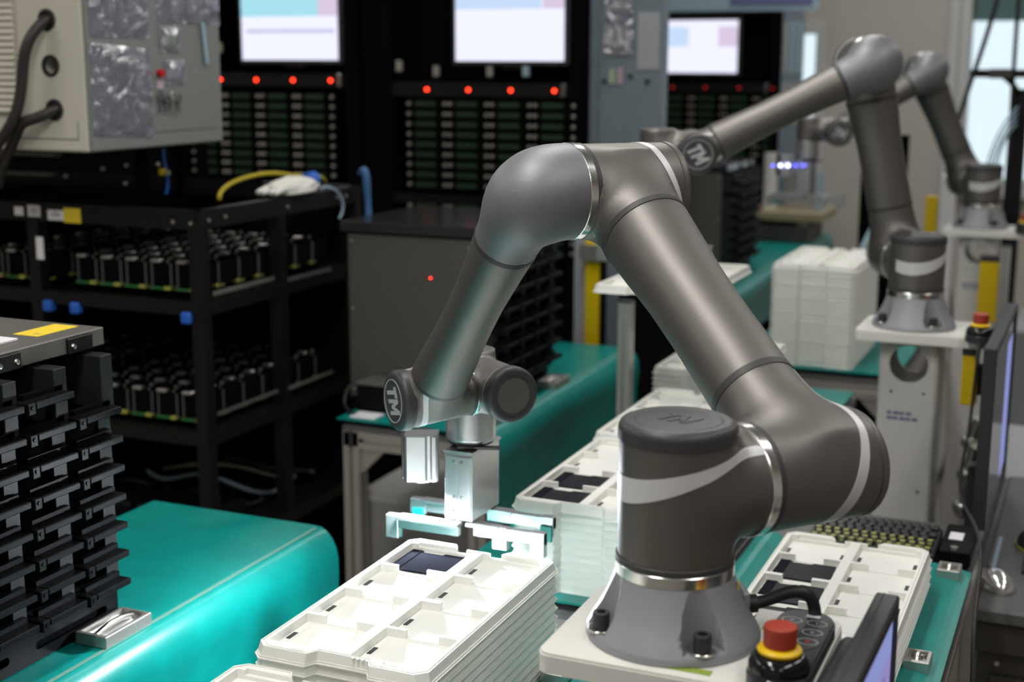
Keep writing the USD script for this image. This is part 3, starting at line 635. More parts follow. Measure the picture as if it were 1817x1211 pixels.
def clamp(label, x, y, z=T+.0005, rz=0., sx=.030, sy=.044):
    t = thing('locating_block', label, 'clamp block', (x, y, z), rz)
    blk = man(bx(-sx/2, sx/2, -sy/2, sy/2, 0, .017, .001))-man(bx(-sx/2+.005, sx/2-.005, -sy/2+.006, sy/2-.004, .010, .03))
    obj('block', blk, 'aluminium', t, 25, local=True)
    obj('latch', tube([(0, -sy/2+.012, .012), (0, 0, .018), (0, sy/2-.010, .012)], .0042, 10, 14), 'chrome', t, 40, local=True)
    for d in (-1, 1): obj('screw', lathe([(0, 0), (.0042, 0), (.0036, .004), (0, .0045)], (d*.006, sy/2-.009, .010), (0, 0, 1), 16), 'steel', t, 30, local=True)
    return t
clamp('silver locating block beside the black test box on the nearest teal mat', -1.217, 1.437, sx=.052, sy=.098)
clamp('silver locating block at the foot of the middle test box', -1.217, 1.437+CELL, sx=.052, sy=.098)
clamp('blurred silver block nearer on the middle teal mat, below the wrist', -1.205, 2.70, sx=.034, sy=.05)

# ---------------------------------------------------------------- tray benches in the centre and at the right
def flat_mat(label, x0, x1, y0, y1, lip=.0):
    p = [(x0, T-.002), (x1, T-.002)]
    if lip: p = [(x0-.004, T-lip), (x0-.003, T-.012), (x0+.004, T-.003)]+p[1:]
    return tagged('bench_mat', sweep_y(mat_profile(p), y0, y1), 'teal_mat', label, 'mat')
bench('tray bench under the near tray stacks', -.975, -.520, .70, 1.640, T-.004)
flat_mat('teal mat under the near tray stacks', -.970, -.525, .705, 1.636)
bench('tray bench under the double tray stack behind the foreground robot', -.900, -.515, 1.795, 2.70, T-.004)
flat_mat('teal mat under the double tray stack behind the foreground robot', -.895, -.520, 1.797, 2.695)
bench('tray bench beyond the foreground arm, carrying the short tray stack', -.975, -.520, 2.84, 3.32, T-.004)
flat_mat('teal mat under the short tray stack beyond the arm', -.970, -.525, 2.845, 3.315)
bench('tray bench under the tall tray stack', -.900, -.45, 3.53, 4.35, T-.004)
flat_mat('teal mat under the tall tray stack', -.895, -.455, 3.535, 4.345)
bench('right hand bench under the keyboard and the right tray stack', -.485, -.150, 1.42, 2.44, T-.006)
hump = [(-.507, T-.16), (-.505, T-.06), (-.498, T-.012), (-.486, T+.012), (-.470, T+.022), (-.455, T+.020), (-.440, T+.010), (-.428, T+.002), (-.418, T-.002), (-.30, T-.002), (-.155, T-.002), (-.148, T-.004)]
tagged('bench_mat', sweep_y(mat_profile(spline([(x, 0, z) for x, z in hump], 60)[:, [0, 2]]), 1.43, 2.165), 'teal_mat', 'teal mat with a curled left edge under the right tray stack', 'mat')
clamp('silver locating block at the far corner of the right tray stack', -.178, 2.128, sx=.034, sy=.040)
clamp('silver locating block beside the foreground monitor, near edge of the right mat', -.180, 1.770, sx=.034, sy=.042)
clamp('silver locating block between the near tray stack and the white robot stand', -.600, 1.545, sx=.030, sy=.04)

# ---------------------------------------------------------------- trays
TW, TL, TH, PITCH_T = .222, .395, .0150, .0125
def tray_outline(g=0.):
    w, l = TW/2-g, TL/2-g; c = .012; r = .013; x1 = .036
    p = []
    for s in (1, -1):
        q = [(w, l-c), (w-c, l), (x1+.004, l), (x1-.004, l-r), (-x1+.004, l-r), (-x1-.004, l), (-w+c, l), (-w, l-c)]
        p += [(s*a, s*b) for a, b in q]
    return Polygon(p).buffer(-.002, quad_segs=2).buffer(.002, quad_segs=2)
from shapely.geometry.polygon import orient
def csec(poly): return CrossSection([np.array(orient(poly, 1.).exterior.coords)[:-1]])
def tray_mesh():
    O = csec(tray_outline(.0022)); m = Manifold.extrude(O, TH-.003, 0, 0, (.975, .986)).translate((0, 0, .003-.0))
    m = Manifold.extrude(csec(tray_outline()), .0016)+Manifold.extrude(csec(tray_outline(.0016)), .004)+m
    m += Manifold.extrude(csec(tray_outline(.009)), TH)
    m -= Manifold.extrude(csec(tray_outline(.0062)), .02).translate((0, 0, TH-.0018))-Manifold.extrude(csec(tray_outline(.0085)), .03)
    rows = [(-.1755, -.0925), (-.0875, -.0045), (.0045, .0875), (.0925, .1755)]
    for s in (-1, 1):
        xa, xb = sorted((s*.007, s*.0985))
        for y0, y1 in rows:
            P = sbox(xa, y0, xb, y1).buffer(-.002).buffer(.002, quad_segs=2)
            m -= Manifold.extrude(csec(P), .02, 0, 0, (1., 1.)).translate((0, 0, TH-.0105))
            # the shallow seat reaches over the row divider in the middle
        for yb in (-.090, 0, .090):
            m -= man(bx(min(s*.032, s*.074), max(s*.032, s*.074), yb-.008, yb+.008, TH-.0095, TH+.02))
        m -= man(bx(xa+.010, xb-.010, .174, .181, TH-.006, TH+.01))
    mark = cat([bx(.050, .052, -.187, -.179, TH-.0005, TH+.0004), bx(.050, .068, -.181, -.179, TH-.0005, TH+.0004), bx(-.062, -.045, -.186, -.1845, TH-.0005, TH+.0004)]
               + [bx(.012+.006*k, .0155+.006*k, -.1835, -.1795, TH-.0005, TH+.0004) for k in range(5)])
    return m, mark
tray_m, tray_mark = tray_mesh()
def make_tray(label, loc, group=None, name='component_tray'):
    t = thing(name, label, 'tray', loc, 0., group)
    obj('tray', tray_m, 'white_tray', t, 25, local=True)
    tag(obj('moulded_marks', tray_mark, 'white_tray', t, False, local=True), kind='stuff')
    for s in (-1, 1):
        for yc in (-.134, -.046, .046, .134):
            for xx in (.0125, .0930):
                obj('pocket_slot', bx(s*xx-.0026, s*xx+.0026, yc-.011, yc+.007, TH-.0108, TH-.0098), 'slot_dark', t, False, local=True)
    return t
tray0 = None
def tray_at(label, x, y, z, group=None):
    global tray0
    if tray0 is None: tray0 = make_tray(label, (x, y, z), group); return tray0
    return dup(tray0, (x, y, z), 0., label, group or ' ') if group else dup2(tray0, (x, y, z), label)
def dup2(root, loc, label):
    r = thing('component_tray', label, 'tray', loc); r.GetReferences().AddInternalReference(root.GetPath()); r.SetInstanceable(True); return r
def stack(x, y, n, top_label, label, group):
    jr = random.Random(int(1000*(x+y*7)))
    tray_at(top_label, x, y, T+(n-1)*PITCH_T)
    for k in range(n-1): tray_at(label % ORD[n-1-k], x+jr.uniform(-.0004, .0004), y+jr.uniform(-.0004, .0004), T+k*PITCH_T, group)
    return T+(n-1)*PITCH_T
xn = -.731
ztop = stack(xn, 1.412, 11, 'brightly lit white tray on top of the near stack, one grey board in it', '%s white tray from the top of the near stack under the gripper', 'trays in the near stack')
stack(xn-.004, 1.004, 10, 'white tray at the bottom edge of the picture, corner tab showing', '%s white tray from the top of the stack at the bottom edge', 'trays in the stack at the bottom edge')
stack(-.674, 2.012, 11, 'white tray with black boards on top of the stack behind the gripper', '%s white tray from the top of the stack with black boards behind the gripper', 'trays in the stack behind the gripper')
stack(-.690, 2.412, 11, 'empty white tray on the second stack, beside the middle teal mat', '%s white tray from the top of the empty stack beside the middle teal mat', 'trays in the second stack behind the gripper')
stack(-.790, 3.075, 9, 'white tray on the short stack seen left of the big upper arm', '%s white tray from the top of the short stack behind the upper arm', 'trays in the short stack')
stack(-.683, 3.755, 21, 'topmost white tray of the tallest stack', '%s white tray from the top of the tallest stack, left of the middle robot', 'trays in the tallest stack')
zr = stack(-.308, 1.866, 5, 'white tray with three black boards on the right, beside the keyboard', '%s white tray from the top of the right stack beside the keyboard', 'trays in the right stack')
tray_at('white tray hanging from the gripper of the middle robot, over the yellow post', -.786, 2.665, k2['zt']-.0372-TH)
print('held tray z', k2['zt']-.0372-TH)
def board(label, x, y, z, group=None, m='chip_black', full=True):
    t = thing('black_board', label, 'circuit board', (x, y, z), 0., group)
    P = Polygon([(-.0405, -.036), (.0405, -.036), (.0405, .036), (.008, .036), (.006, .031), (-.022, .031), (-.024, .036), (-.0405, .036)])
    obj('plate', ext(P, .0022, (x, y, z)), m, t)
    obj('edge_frame', ext(sbox(-.0405, -.036, -.026, .036), .0008, (x, y, z+.0022)), 'chip_grey', t)
    return t
zc = TH-.0105+.0006
board('grey board in the back left pocket of the brightly lit tray', xn-.0528, 1.412+.134, ztop+zc, None, 'chip_grey')
for i, (yy, lab) in enumerate(((-.134, 'black board in the front pocket of the tray behind the gripper'), (-.046, 'black board in the second pocket of the tray behind the gripper'))):
    board(lab, -.674-.0528, 2.012+yy, ztop+zc)
for yy, lab in ((.046, 'farthest of three black boards in the right tray'), (-.046, 'middle one of three black boards in the right tray'), (-.134, 'nearest of three black boards in the right tray, beside the cable')):
    board(lab, -.308-.0528, 1.866+yy, zr+zc)
tagged('folded_card', bx(-.308+.030, -.308+.068, 1.866-.172, 1.866-.150, zr+TH-.0104, zr+TH-.0090), 'white_label', 'small white card with blue print in the front pocket of the right tray', 'card')
tagged('red_tag', bx(-.203, -.199, 1.786, 1.800, T+.001, T+.009), 'red_plastic', 'tiny red tag between the right tray stack and a silver block', 'tag')
# ---------------------------------------------------------------- black frame rack full of test modules, left
rx0, rx1, ry0, ry1, rz = -2.75, -1.725, 2.370, 3.02, 1.245
fr = thing('module_rack', 'black steel frame rack with shelves of test modules, at the left', 'rack', ((rx0+rx1)/2, ry0, 0))
ps = .030
for x, y in ((rx1, ry0), (rx1, ry0+.30), (rx1, ry1), (-2.155, ry0), (rx0, ry0), (rx0, ry1)):
    obj('post', bx(x-ps, x, y, y+ps, .10, rz-.001), 'black_metal', fr)
    if (x, y) in ((rx1, ry0), (rx1, ry1), (rx0, ry0), (rx0, ry1)):
        cs = obj('caster', cyl((x-.020, y+.015, .045), (x+.006, y+.015, .045), .045, 24), 'rubber_black', fr)
        obj('caster_fork', bx(x-.028, x+.012, y-.005, y+.035, .075, .104), 'black_metal', cs)
for z in (rz, 1.050, .765, .50, .20):
    hh = .040 if z == rz else .028
    for y in (ry0, ry1): obj('rail', bx(rx0, rx1, y-.001, y+.026, z-hh, z), 'black_metal', fr)
    for x in (rx0, rx1-.024): obj('rail', bx(x, x+.025, ry0, ry1+.026, z-hh, z), 'black_metal', fr)
    if z != rz: obj('shelf', bx(rx0+.01, rx1-.01, ry0+.01, ry1, z-.012, z-.006), 'black_metal', fr)
obj('side_strip', bx(rx1, rx1+.003, ry0+.035, ry0+.27, 1.062, 1.071), 'handle_silver', fr, label='bright metal strip on the rack side')
obj('side_strip', bx(rx1, rx1+.003, ry0+.33, ry0+.52, 1.050, 1.059), 'handle_silver', fr, label='bright metal strip on the rack side')
obj('side_strip', bx(rx1, rx1+.003, ry0+.035, ry0+.27, .800, .807), 'desk_grey', fr)
obj('side_strip', bx(rx1, rx1+.003, ry0+.32, ry0+.52, .795, .803), 'screen_mauve' if 0 else 'knob_silver', fr)
for x, y, z in ((-1.79, ry0, rz-.025), (-1.745, ry0, rz-.026), (-2.10, ry0, rz-.02)): obj('screw', cyl((x, y-.001, z), (x, y-.004, z), .004, 10), 'knob_silver', fr)
for y, z in ((ry0+.03, rz-.022), (ry0+.09, rz-.02), (ry0+.335, rz-.022), (ry0+.56, rz-.02), (ry0+.60, rz-.02)): obj('screw', cyl((rx1, y, z), (rx1+.004, y, z), .004, 10), 'knob_silver', fr)
for x0, x1, z0, z1, m_, lb in ((-2.215, -2.190, 1.215, 1.234, 'white_label', 'small white label with a blue top edge'), (-2.177, -2.143, 1.214, 1.239, 'white_label', 'square white label'), (-2.122, -2.078, 1.209, 1.231, 'white_label', 'white printed label'), (-2.078, -2.032, 1.205, 1.237, 'yellow_label', 'yellow label'), (-2.160, -2.140, 1.120, 1.170, 'white_label', 'tall white label')):
    obj('label', bx(x0, x1, ry0-.0025, ry0-.001, z0, z1), m_, fr, label=lb+' on the rack front')
obj('small_print', cat([bx(-2.112, -2.088, ry0-.0028, ry0-.0024, 1.217+.005*k, 1.219+.005*k) for k in range(2)]+[bx(-2.170, -2.150, ry0-.0028, ry0-.0024, 1.221+.005*k, 1.223+.005*k) for k in range(3)]), 'ink', fr)
for x in (-2.135, -2.06, -1.765): obj('blue_clip', bx(x-.012, x+.012, ry0-.012, ry0+.01, 1.005, 1.030, .004), 'blue_plastic', fr)
mod0 = None
def module(x, y, z, label, group):
    global mod0
    if mod0 is not None: return dup(mod0, (x, y, z), 0., label, group)
    t = mod0 = thing('test_module', label, 'test module', (x, y, z), 0., group)
    obj('body', cat([bx(-.029, .029, 0, .062, .012, .062, .002), bx(-.029, -.022, .004, .058, .062, .070), bx(.016, .022, .004, .058, .062, .070)]), 'rack_black', t, 25, local=True)
    obj('handle', bx(-.026, -.002, -.004, .012, .0635, .0705, .0015), 'handle_silver', t, 25, local=True)
    obj('knob', lathe([(0, 0), (.0042, 0), (.0042, .006), (0, .0065)], (.012, .012, .062), (0, 0, 1), 10), 'knob_silver', t, 30, local=True)
    obj('knob', lathe([(0, 0), (.0036, 0), (.0036, .006), (0, .0065)], (-.010, .045, .062), (0, 0, 1), 10), 'knob_silver', t, 30, local=True)
    obj('circuit_board', bx(-.029, .012, -.006, .05, .006, .010), 'module_green', t, 25, local=True)
    obj('connector', bx(.010, .025, -.007, .02, .006, .0125), 'pcb_yellow', t, 25, local=True)
    for sx in (-.025, .025): obj('guide_rod', cyl((sx, .0, .008), (sx, .0, .062), .002, 8), 'desk_grey', t, 30, local=True)
    return t
for z, nm, xs in ((1.060, 'upper', [-1.795-.0668*k for k in range(9)]), (.772, 'lower', [-1.795-.0668*k for k in range(9)])):
    for j in range(7):
        for k, x in enumerate(xs):
            if (x < -2.12 and x > -2.19): continue
            module(x, ry0+.045+j*.078, z, 'black test module on the %s rack shelf, %s from the right, %s row from front' % (nm, ORD[k], ORD[j]), 'test modules on the %s rack shelf' % nm)
# loose things on the lower shelves and on top of the rack
rr = random.Random(3)
for k, (z, x0, x1) in enumerate(((.506, -2.2, -1.80), (.206, -2.2, -1.80))):
    for j in range(4):
        yj = ry0+.29+.085*j; pts = [(x0+(x1-x0)*q/5, yj+rr.uniform(-.022, .022), z+.002+rr.uniform(0, .03)) for q in range(6)]
        tagged('loose_cable', tube(pts, .005, 6, 40), ('conduit', 'pale_hose', 'knob_silver', 'desk_grey')[j], ['dark cable', 'pale blue tube', 'grey wire', 'charcoal cable'][j]+' lying on the %s rack shelf' % ('third', 'bottom')[k], 'cable')
for k in range(5):
    x = -1.80-.075*k
    tagged('power_brick', bx(x-.03, x+.03, ry0+.06, ry0+.20, .495, .56, .006), 'anodized', '%s black power brick from the right on the third rack shelf' % ORD[k], 'power supply', 'power bricks on the third rack shelf')
gl = thing('work_gloves', 'crumpled white work gloves with blue cuffs lying on the rack top', 'gloves', (-1.745, 2.79, rz))
s_ = trimesh.creation.icosphere(3, 1.0); n_ = meshkit.fbm(s_.vertices*2.1+3) if hasattr(meshkit, 'fbm') else np.zeros(len(s_.vertices))
v = s_.vertices*(1+.55*np.asarray(n_).reshape(-1, 1)); v = v*V(.030, .075, .020); v[:, 2] = np.maximum(v[:, 2], -.012)
obj('glove', trimesh.Trimesh(v+V(-1.748, 2.770, rz+.016), s_.faces, process=False), 'glove_white', gl, True)
for k in range(4): obj('glove_finger', tube([(-1.748+.012*(k-1.5), 2.72, rz+.02), (-1.748+.014*(k-1.5), 2.69, rz+.018), (-1.75+.017*(k-1.5), 2.662-.006*(k % 2), rz+.011)], [.010, .009, .006], 8, 12), 'glove_white', gl, True)
obj('cuff', tube([(-1.748, 2.835, rz+.026), (-1.746, 2.862, rz+.030)], [.021, .018], 12, 6), 'blue_plastic', gl, 40)
tagged('yellow_cable', tube([(-1.80, 2.55, rz+.008), (-1.82, 2.66, rz+.040), (-1.80, 2.76, rz+.048), (-1.80, 2.86, rz+.036), (-1.79, 2.93, rz+.03), (-1.80, 3.0, rz+.01)], .005, 8, 40), 'yellow_cord', 'yellow cable arching behind the white gloves', 'cable')
tagged('white_tube', tube([(-1.73, 2.86, rz+.006), (-1.715, 2.91, rz-.002), (-1.712, 2.935, rz-.035), (-1.714, 2.92, rz-.07)], .003, 8, 24), 'pale_hose', 'thin pale tube looping over the rack edge', 'tube')
st = thing('blue_strap', 'blue strap hanging at the back right corner of the rack', 'strap', (-1.705, 3.03, 1.08))
obj('strap', tube([(-1.703, 3.035, 1.10), (-1.700, 3.04, 1.16), (-1.700, 3.035, 1.24), (-1.704, 3.03, 1.285), (-1.72, 3.04, 1.275)], [.006, .010, .008, .010, .008], 8, 24), 'blue_strap', st)
tg = thing('yellow_tag', 'yellow and white tag hanging from the rack corner post', 'tag', (-1.70, 3.055, 1.14))
obj('tag', bx(-1.712, -1.690, 3.05, 3.055, 1.128, 1.168), 'yellow_label', tg); obj('tag_back', bx(-1.692, -1.680, 3.05, 3.056, 1.13, 1.168), 'white_label', tg)
obj('back_panel', bx(rx0+.01, rx1-.03, ry1+.004, ry1+.010, .18, rz-.04), 'rack_black', fr); obj('end_panel', bx(rx0+.002, rx0+.008, ry0+.03, ry1, .18, rz-.04), 'rack_black', fr)
tcb = thing('tall_cabinet', 'tall plain black cabinet behind the module rack, left of the rear server racks', 'cabinet', (-3.8, 4.0, 0))
obj('body', bx(-4.75, -3.02, 4.0, 4.75, 0, 2.1, .004), 'rack_black', tcb); obj('door_gap', bx(-3.885, -3.882, 3.996, 4.002, .05, 2.05), 'desk_grey', tcb)
# equipment trays between rack top and cabinet
eq = thing('cable_tray', 'dark equipment shelf with small lamps under the beige cabinet', 'shelf', (-2.4, 2.6, rz))
obj('plate', bx(-2.72, -1.95, 2.46, 2.95, rz+.005, rz+.012), 'rack_black', eq)
obj('front_bar', bx(-2.72, -2.155, 2.42, 2.44, 1.298, 1.306), 'cover_grey', eq); obj('front_bar', bx(-2.72, -2.155, 2.44, 2.46, 1.340, 1.348), 'cover_grey', eq)
for x, z in ((-2.05, 1.315), (-2.155, 1.295), (-1.99, 1.285), (-1.985, 1.325), (-1.90, 1.33)): obj('screw', trimesh.creation.icosphere(1, .0055).apply_translation((x, 2.47, z)), 'knob_silver', eq)
obj('upright', bx(-1.955, -1.935, 2.46, 2.48, rz, 1.372), 'rack_black', eq); obj('upright', bx(-2.60, -2.58, 2.44, 2.46, rz, 1.372), 'rack_black', eq)
obj('upright', bx(-1.955, -1.935, 2.60, 2.62, rz, 1.372), 'rack_black', eq); obj('upright', bx(-2.60, -2.58, 2.60, 2.62, rz, 1.372), 'rack_black', eq)
pl = thing('cable_plug', 'yellow plug with a blue wire hanging under the beige cabinet', 'plug', (-1.93, 2.5, 1.30))
obj('plug', bx(-1.925, -1.908, 2.50, 2.512, 1.302, 1.318, .003), 'yellow_label', pl); obj('wire', tube([(-1.913, 2.51, 1.36), (-1.912, 2.512, 1.32), (-1.908, 2.512, 1.29), (-1.914, 2.512, 1.262)], .003, 6, 16), 'blue_plastic', pl); obj('green_lamp', bx(-1.906, -1.898, 2.50, 2.512, 1.303, 1.314, .002), 'green_tag', pl)

# ---------------------------------------------------------------- beige electrical cabinet
cx1, cy0, cy1, cz0 = -1.850, 2.190, 2.632, 1.372
cb = thing('electrical_cabinet', 'beige electrical cabinet with grey door and black conduits at the upper left', 'cabinet', (-2.2, 2.4, cz0))
body = man(bx(-2.65, cx1, cy0, cy1, cz0, 2.05, .004))
holes = [(-1.934, 1.628), (-1.931, 1.540), (-1.928, 1.454)]
for x, z in holes: body -= mcyl((x, cy0-.02, z), (x, cy0+.08, z), .0185, 32)
obj('body', body, 'cream_paint', cb, 25)
for x, z in holes: obj('grommet', ring((x, cy0+.003, z), (0, -1, 0), .0150, .0215, .006, 32), 'rubber_black', cb)
for x, z in holes: obj('hole_back', cyl((x, cy0+.07, z), (x, cy0+.078, z), .0184, 24), 'rack_black', cb)
for k in range(24): obj('louver', place(bx(-.15, .060, -.0055, .0055, -.002, .0085, .001), (-2.075, cy0-.002, 1.450+k*.0128), (0, -.85, .5), (1, 0, 0)), 'cream_paint', cb, 25)
obj('panel_groove', cat([bx(-2.6, cx1-.022, cy0-.0006, cy0+.001, cz0+.024, cz0+.0262), bx(cx1-.0235, cx1-.022, cy0-.0006, cy0+.001, cz0+.026, cz0+.06)]), 'desk_grey', cb)
dr = obj('door', bx(cx1, cx1+.010, cy0+.002, cy1-.002, cz0+.002, 2.045, .002), 'grey_door_paint', cb, 25)
obj('door_groove', cat([bx(cx1+.0098, cx1+.0104, cy0+.02, cy1-.02, cz0+.030, cz0+.0335), bx(cx1+.0098, cx1+.0104, cy0+.02, cy0+.0225, cz0+.03, cz0+.06)]), 'desk_grey', dr)
for k, (pts, lb) in enumerate((([(-1.934, cy0+.05, 1.628), (-1.936, cy0-.01, 1.622), (-1.952, cy0-.035, 1.585), (-1.968, cy0-.040, 1.52), (-1.985, cy0-.045, 1.45), (-2.01, cy0-.05, 1.41), (-2.05, cy0-.05, 1.37), (-2.08, cy0-.03, 1.30)], 'upper'), ([(-1.928, cy0+.05, 1.454), (-1.932, cy0-.01, 1.450), (-1.955, cy0-.026, 1.438), (-1.985, cy0-.030, 1.428), (-2.01, cy0-.022, 1.405), (-2.05, cy0-.018, 1.35), (-2.075, cy0-.012, 1.30)], 'lower'))):
    c = thing('conduit_hose', 'black corrugated conduit from the %s hole of the beige cabinet' % lb, 'hose', pts[0])
    p = spline(pts, 110); obj('hose', tube(p, np.array([.0105+.0012*(i % 2) for i in range(110)]), 12), 'conduit', c, 60)
def film_bag(label, y0, y1, z0, z1, dx=.004, sag=.0, inner=None):
    t = thing('plastic_pouch', label, 'pouch', (cx1+.012, (y0+y1)/2, z0))
    n = 14; Y, Z_ = np.meshgrid(np.linspace(y0, y1, n), np.linspace(z0, z1, n), indexing='ij'); pts = np.stack([Y, Z_, 0*Y], -1).reshape(-1, 3)
    b = np.asarray(meshkit.fbm(pts*28.)).reshape(-1)*.010
    e = np.minimum(np.minimum(Y-y0, y1-Y), np.minimum(Z_-z0, z1-Z_)).reshape(-1); b = np.clip(np.abs(b)+.001, 0, .009)*np.clip(e/.02, 0, 1)
    f = [];
    for i in range(n-1):
        for j in range(n-1): q = (i*n+j, (i+1)*n+j, (i+1)*n+j+1, i*n+j+1); f += [(q[0], q[1], q[2]), (q[0], q[2], q[3])]
    f = np.array(f); sh = .06*(pts[:, 0]-y0)*sag
    front = np.c_[cx1+.0125+b, pts[:, 0], pts[:, 1]-sh]; back = np.c_[cx1+.0115+0*b, pts[:, 0], pts[:, 1]-sh]; N = len(front)
    obj('film', trimesh.Trimesh(np.vstack([front, back]), np.vstack([f, f[:, ::-1]+N]), process=False), 'clear_film', t, True)
    if inner: obj('contents', bx(cx1+.0115, cx1+.0118, y0+.012, y1-.012, z0+.012, z1-.02), inner, t)
    return t
film_bag('large clear plastic pouch on the cabinet door, lower left', 2.150+.045, 2.382, 1.405, 1.585, sag=1.)
film_bag('clear plastic pouch hanging above the large one on the cabinet door', 2.200, 2.380, 1.596, 1.74)
film_bag('clear plastic pouch at the top right of the cabinet door', 2.412, 2.630, 1.628, 1.74)
film_bag('small clear pouch with yellow green parts on the cabinet door', 2.412, 2.484, 1.567, 1.622, inner='green_tag')
film_bag('small clear pouch above the keys on the cabinet door', 2.425, 2.496, 1.500, 1.552, inner='paper')
tagged('marker_pen', cyl((cx1+.016, 2.572, 1.545), (cx1+.016, 2.560, 1.632), .0045, 10), 'pale_hose', 'pale violet pen clipped to the cabinet door', 'pen')
hk = thing('key_bunch', 'bunch of dark keys with a red button on the cabinet door', 'keys', (cx1+.02, 2.44, 1.46))
obj('red_knob', cyl((cx1+.010, 2.408, 1.525), (cx1+.022, 2.408, 1.525), .008, 16), 'red_plastic', hk); obj('tag', bx(cx1+.010, cx1+.013, 2.40, 2.42, 1.492, 1.512), 'pink_tag', hk)
for k in range(4): obj('key', cat([ring((cx1+.014+.002*k, 2.405+.018*k, 1.478-.006*(k % 2)), (1, .1, 0), .006, .010, .003, 16, .0004), bx(cx1+.012+.002*k, cx1+.015+.002*k, 2.402+.018*k, 2.408+.018*k, 1.445, 1.470)]), 'handle_silver' if k == 2 else 'desk_grey', hk)

# ---------------------------------------------------------------- server racks at the back
card0 = {}
def card(x, y, z, w, label, group, key):
    if key in card0: return dup(card0[key], (x, y, z), 0., label, group)
    t = card0[key] = thing('circuit_card', label, 'circuit card', (x, y, z), 0., group)
    obj('face', bx(-w/2+.002, w/2-.002, 0, .06, -.0155, .0155), 'rack_black', t, False, local=True)
    obj('circuit_board', bx(-w/2+.030, w/2-.046, -.003, .002, -.008, .008), 'pcb_green', t, False, local=True)
    for s in (-1, 1): obj('thumbscrew', lathe([(0, 0), (.0066, 0), (.0066, .010), (.005, .012), (0, .012)], (s*(w/2-.0095), 0, 0), (0, -1, 0), 14), 'knob_silver', t, 30, local=True)
    return t
def server_rack(label, x0, x1, y, ztop, leds, zled, cols, zrows, pitch_z, where, screen, led_m, w=None, d=.75):
    t = thing('server_rack', label, 'server rack', ((x0+x1)/2, y, 0))
    obj('side_panel', bx(x0, x0+.045, y, y+d, 0, ztop), 'rack_black', t); obj('side_panel', bx(x1-.045, x1, y, y+d, 0, ztop), 'rack_black', t)
    obj('back_panel', bx(x0+.045, x1-.045, y+d-.02, y+d, 0, ztop), 'rack_black', t); obj('top_panel', bx(x0, x1, y, y+d, ztop, ztop+.02), 'rack_black', t)
    obj('lamp_bar', bx(x0+.045, x1-.045, y+.004, y+.05, zled-.024, zled+.024, .003), 'black_metal', t)
    for x in leds: obj('indicator_lamp', lathe([(0, 0), (.0058, 0), (.005, .004), (0, .005)], (x, y+.004, zled), (0, -1, 0), 16), led_m(x), t, 40)
    obj('handle', place(bx(-.006, .006, -.006, .006, -.022, .022, .002), (x1-.062, y-.012, zled+.002), V(.18, -.3, 1)), 'handle_silver', t, 25)
    obj('drawer_rail', bx(x0+.045, x1-.045, y+.006, y+.03, zrows[0][0]-pitch_z*zrows[0][1]-.030, zrows[0][0]-pitch_z*zrows[0][1]+.002), 'black_metal', t)
    cw = w or (cols[1]-cols[0])
    for zi, (z0, nrow) in enumerate(zrows):
        for r in range(nrow):
            for ci, xc in enumerate(cols): card(xc, y+.008, z0-r*pitch_z, cw, 'circuit card in the %s, %s column from left, %s row %s' % (where, ORD[ci], ORD[r], 'from top' if zi == 0 else 'below gap'), 'circuit cards in the %s' % where, where)
    return t
def monitor(label, x0, x1, y, z0, z1, zones, back=True):
    t = thing('monitor', label, 'monitor', ((x0+x1)/2, y, z0))
    b = .014
    obj('housing', bx(x0-b, x1+b, y, y+.035, z0-b, z1+b, .004), 'black_plastic', t, 25)
    sc = obj('screen', bx(x0, x1, y-.0012, y+.0005, z0, z1), 'screen_white', t)
    for fx0, fx1, fz0, fz1, m_ in zones:
        obj('screen_area', bx(x0+(x1-x0)*fx0, x0+(x1-x0)*fx1, y-.0018, y-.0012, z0+(z1-z0)*fz0, z0+(z1-z0)*fz1), m_, sc)
    obj('stand', bx((x0+x1)/2-.04, (x0+x1)/2+.04, y+.035, y+.06, z0-.025, z0+.12), 'black_plastic', t)
    obj('button_strip', bx(x1-.06, x1-.02, y-.001, y, z0-.010, z0-.007), 'led_blue' if 0 else 'desk_grey', t)
    return t
YA = 4.10
ledA = [-2.873+.1475*k for k in range(4)]; cA = [-2.785+.1475*k for k in range(-1, 3)]
server_rack('dark server rack with a lit monitor, left of the two at the back', -2.985, -2.325, YA, 2.1, ledA, 1.487, [x+.0 for x in cA], [(1.432, 9)], .0330, 'left rear server rack', None, lambda x: 'led_red')
ledB = [-2.069+.149*k for k in range(4)]; cB = [-2.0695+.1495*k for k in range(4)]
server_rack('dark server rack with a lit monitor and four red lamps, centre back', -2.245, -1.525, YA, 2.1, ledB, 1.461, cB, [(1.415, 9), (1.080, 5)], .0330, 'centre rear server rack', None, lambda x: 'led_red', None, .14)
kC = 1.148
def far(x, z): return x*kC, 1.55-(1.55-z)*kC
YC = 5.75*kC; ledC = [(-1.735+.1435*k)*kC for k in range(4)]
server_rack('server rack with a lit monitor farther back, behind the blue grey cabinet', -1.83*kC, -1.275*kC, YC, far(0, 1.74)[1], ledC, far(0, 1.446)[1], [(-1.72+.139*k)*kC for k in range(4)], [(far(0, 1.402)[1], 8)], .0330*kC, 'far server rack', None, lambda x: 'led_red_dim', .139*kC, .18)
monitor('lit monitor in the left rear server rack, cyan area at its top', -2.765, -2.388, YA-.015, 1.554, 1.86, [(0, .80, .47, 1, 'screen_cyan'), (.80, 1, .47, 1, 'screen_pink'), (.05, .97, .29, .335, 'screen_line')])
monitor('lit white and lavender monitor in the centre rear server rack', -1.955, -1.583, YA-.015, 1.552, 1.86, [(.0, .80, .52, 1, 'screen_pale_cyan'), (.81, 1., .52, 1, 'screen_pink')])
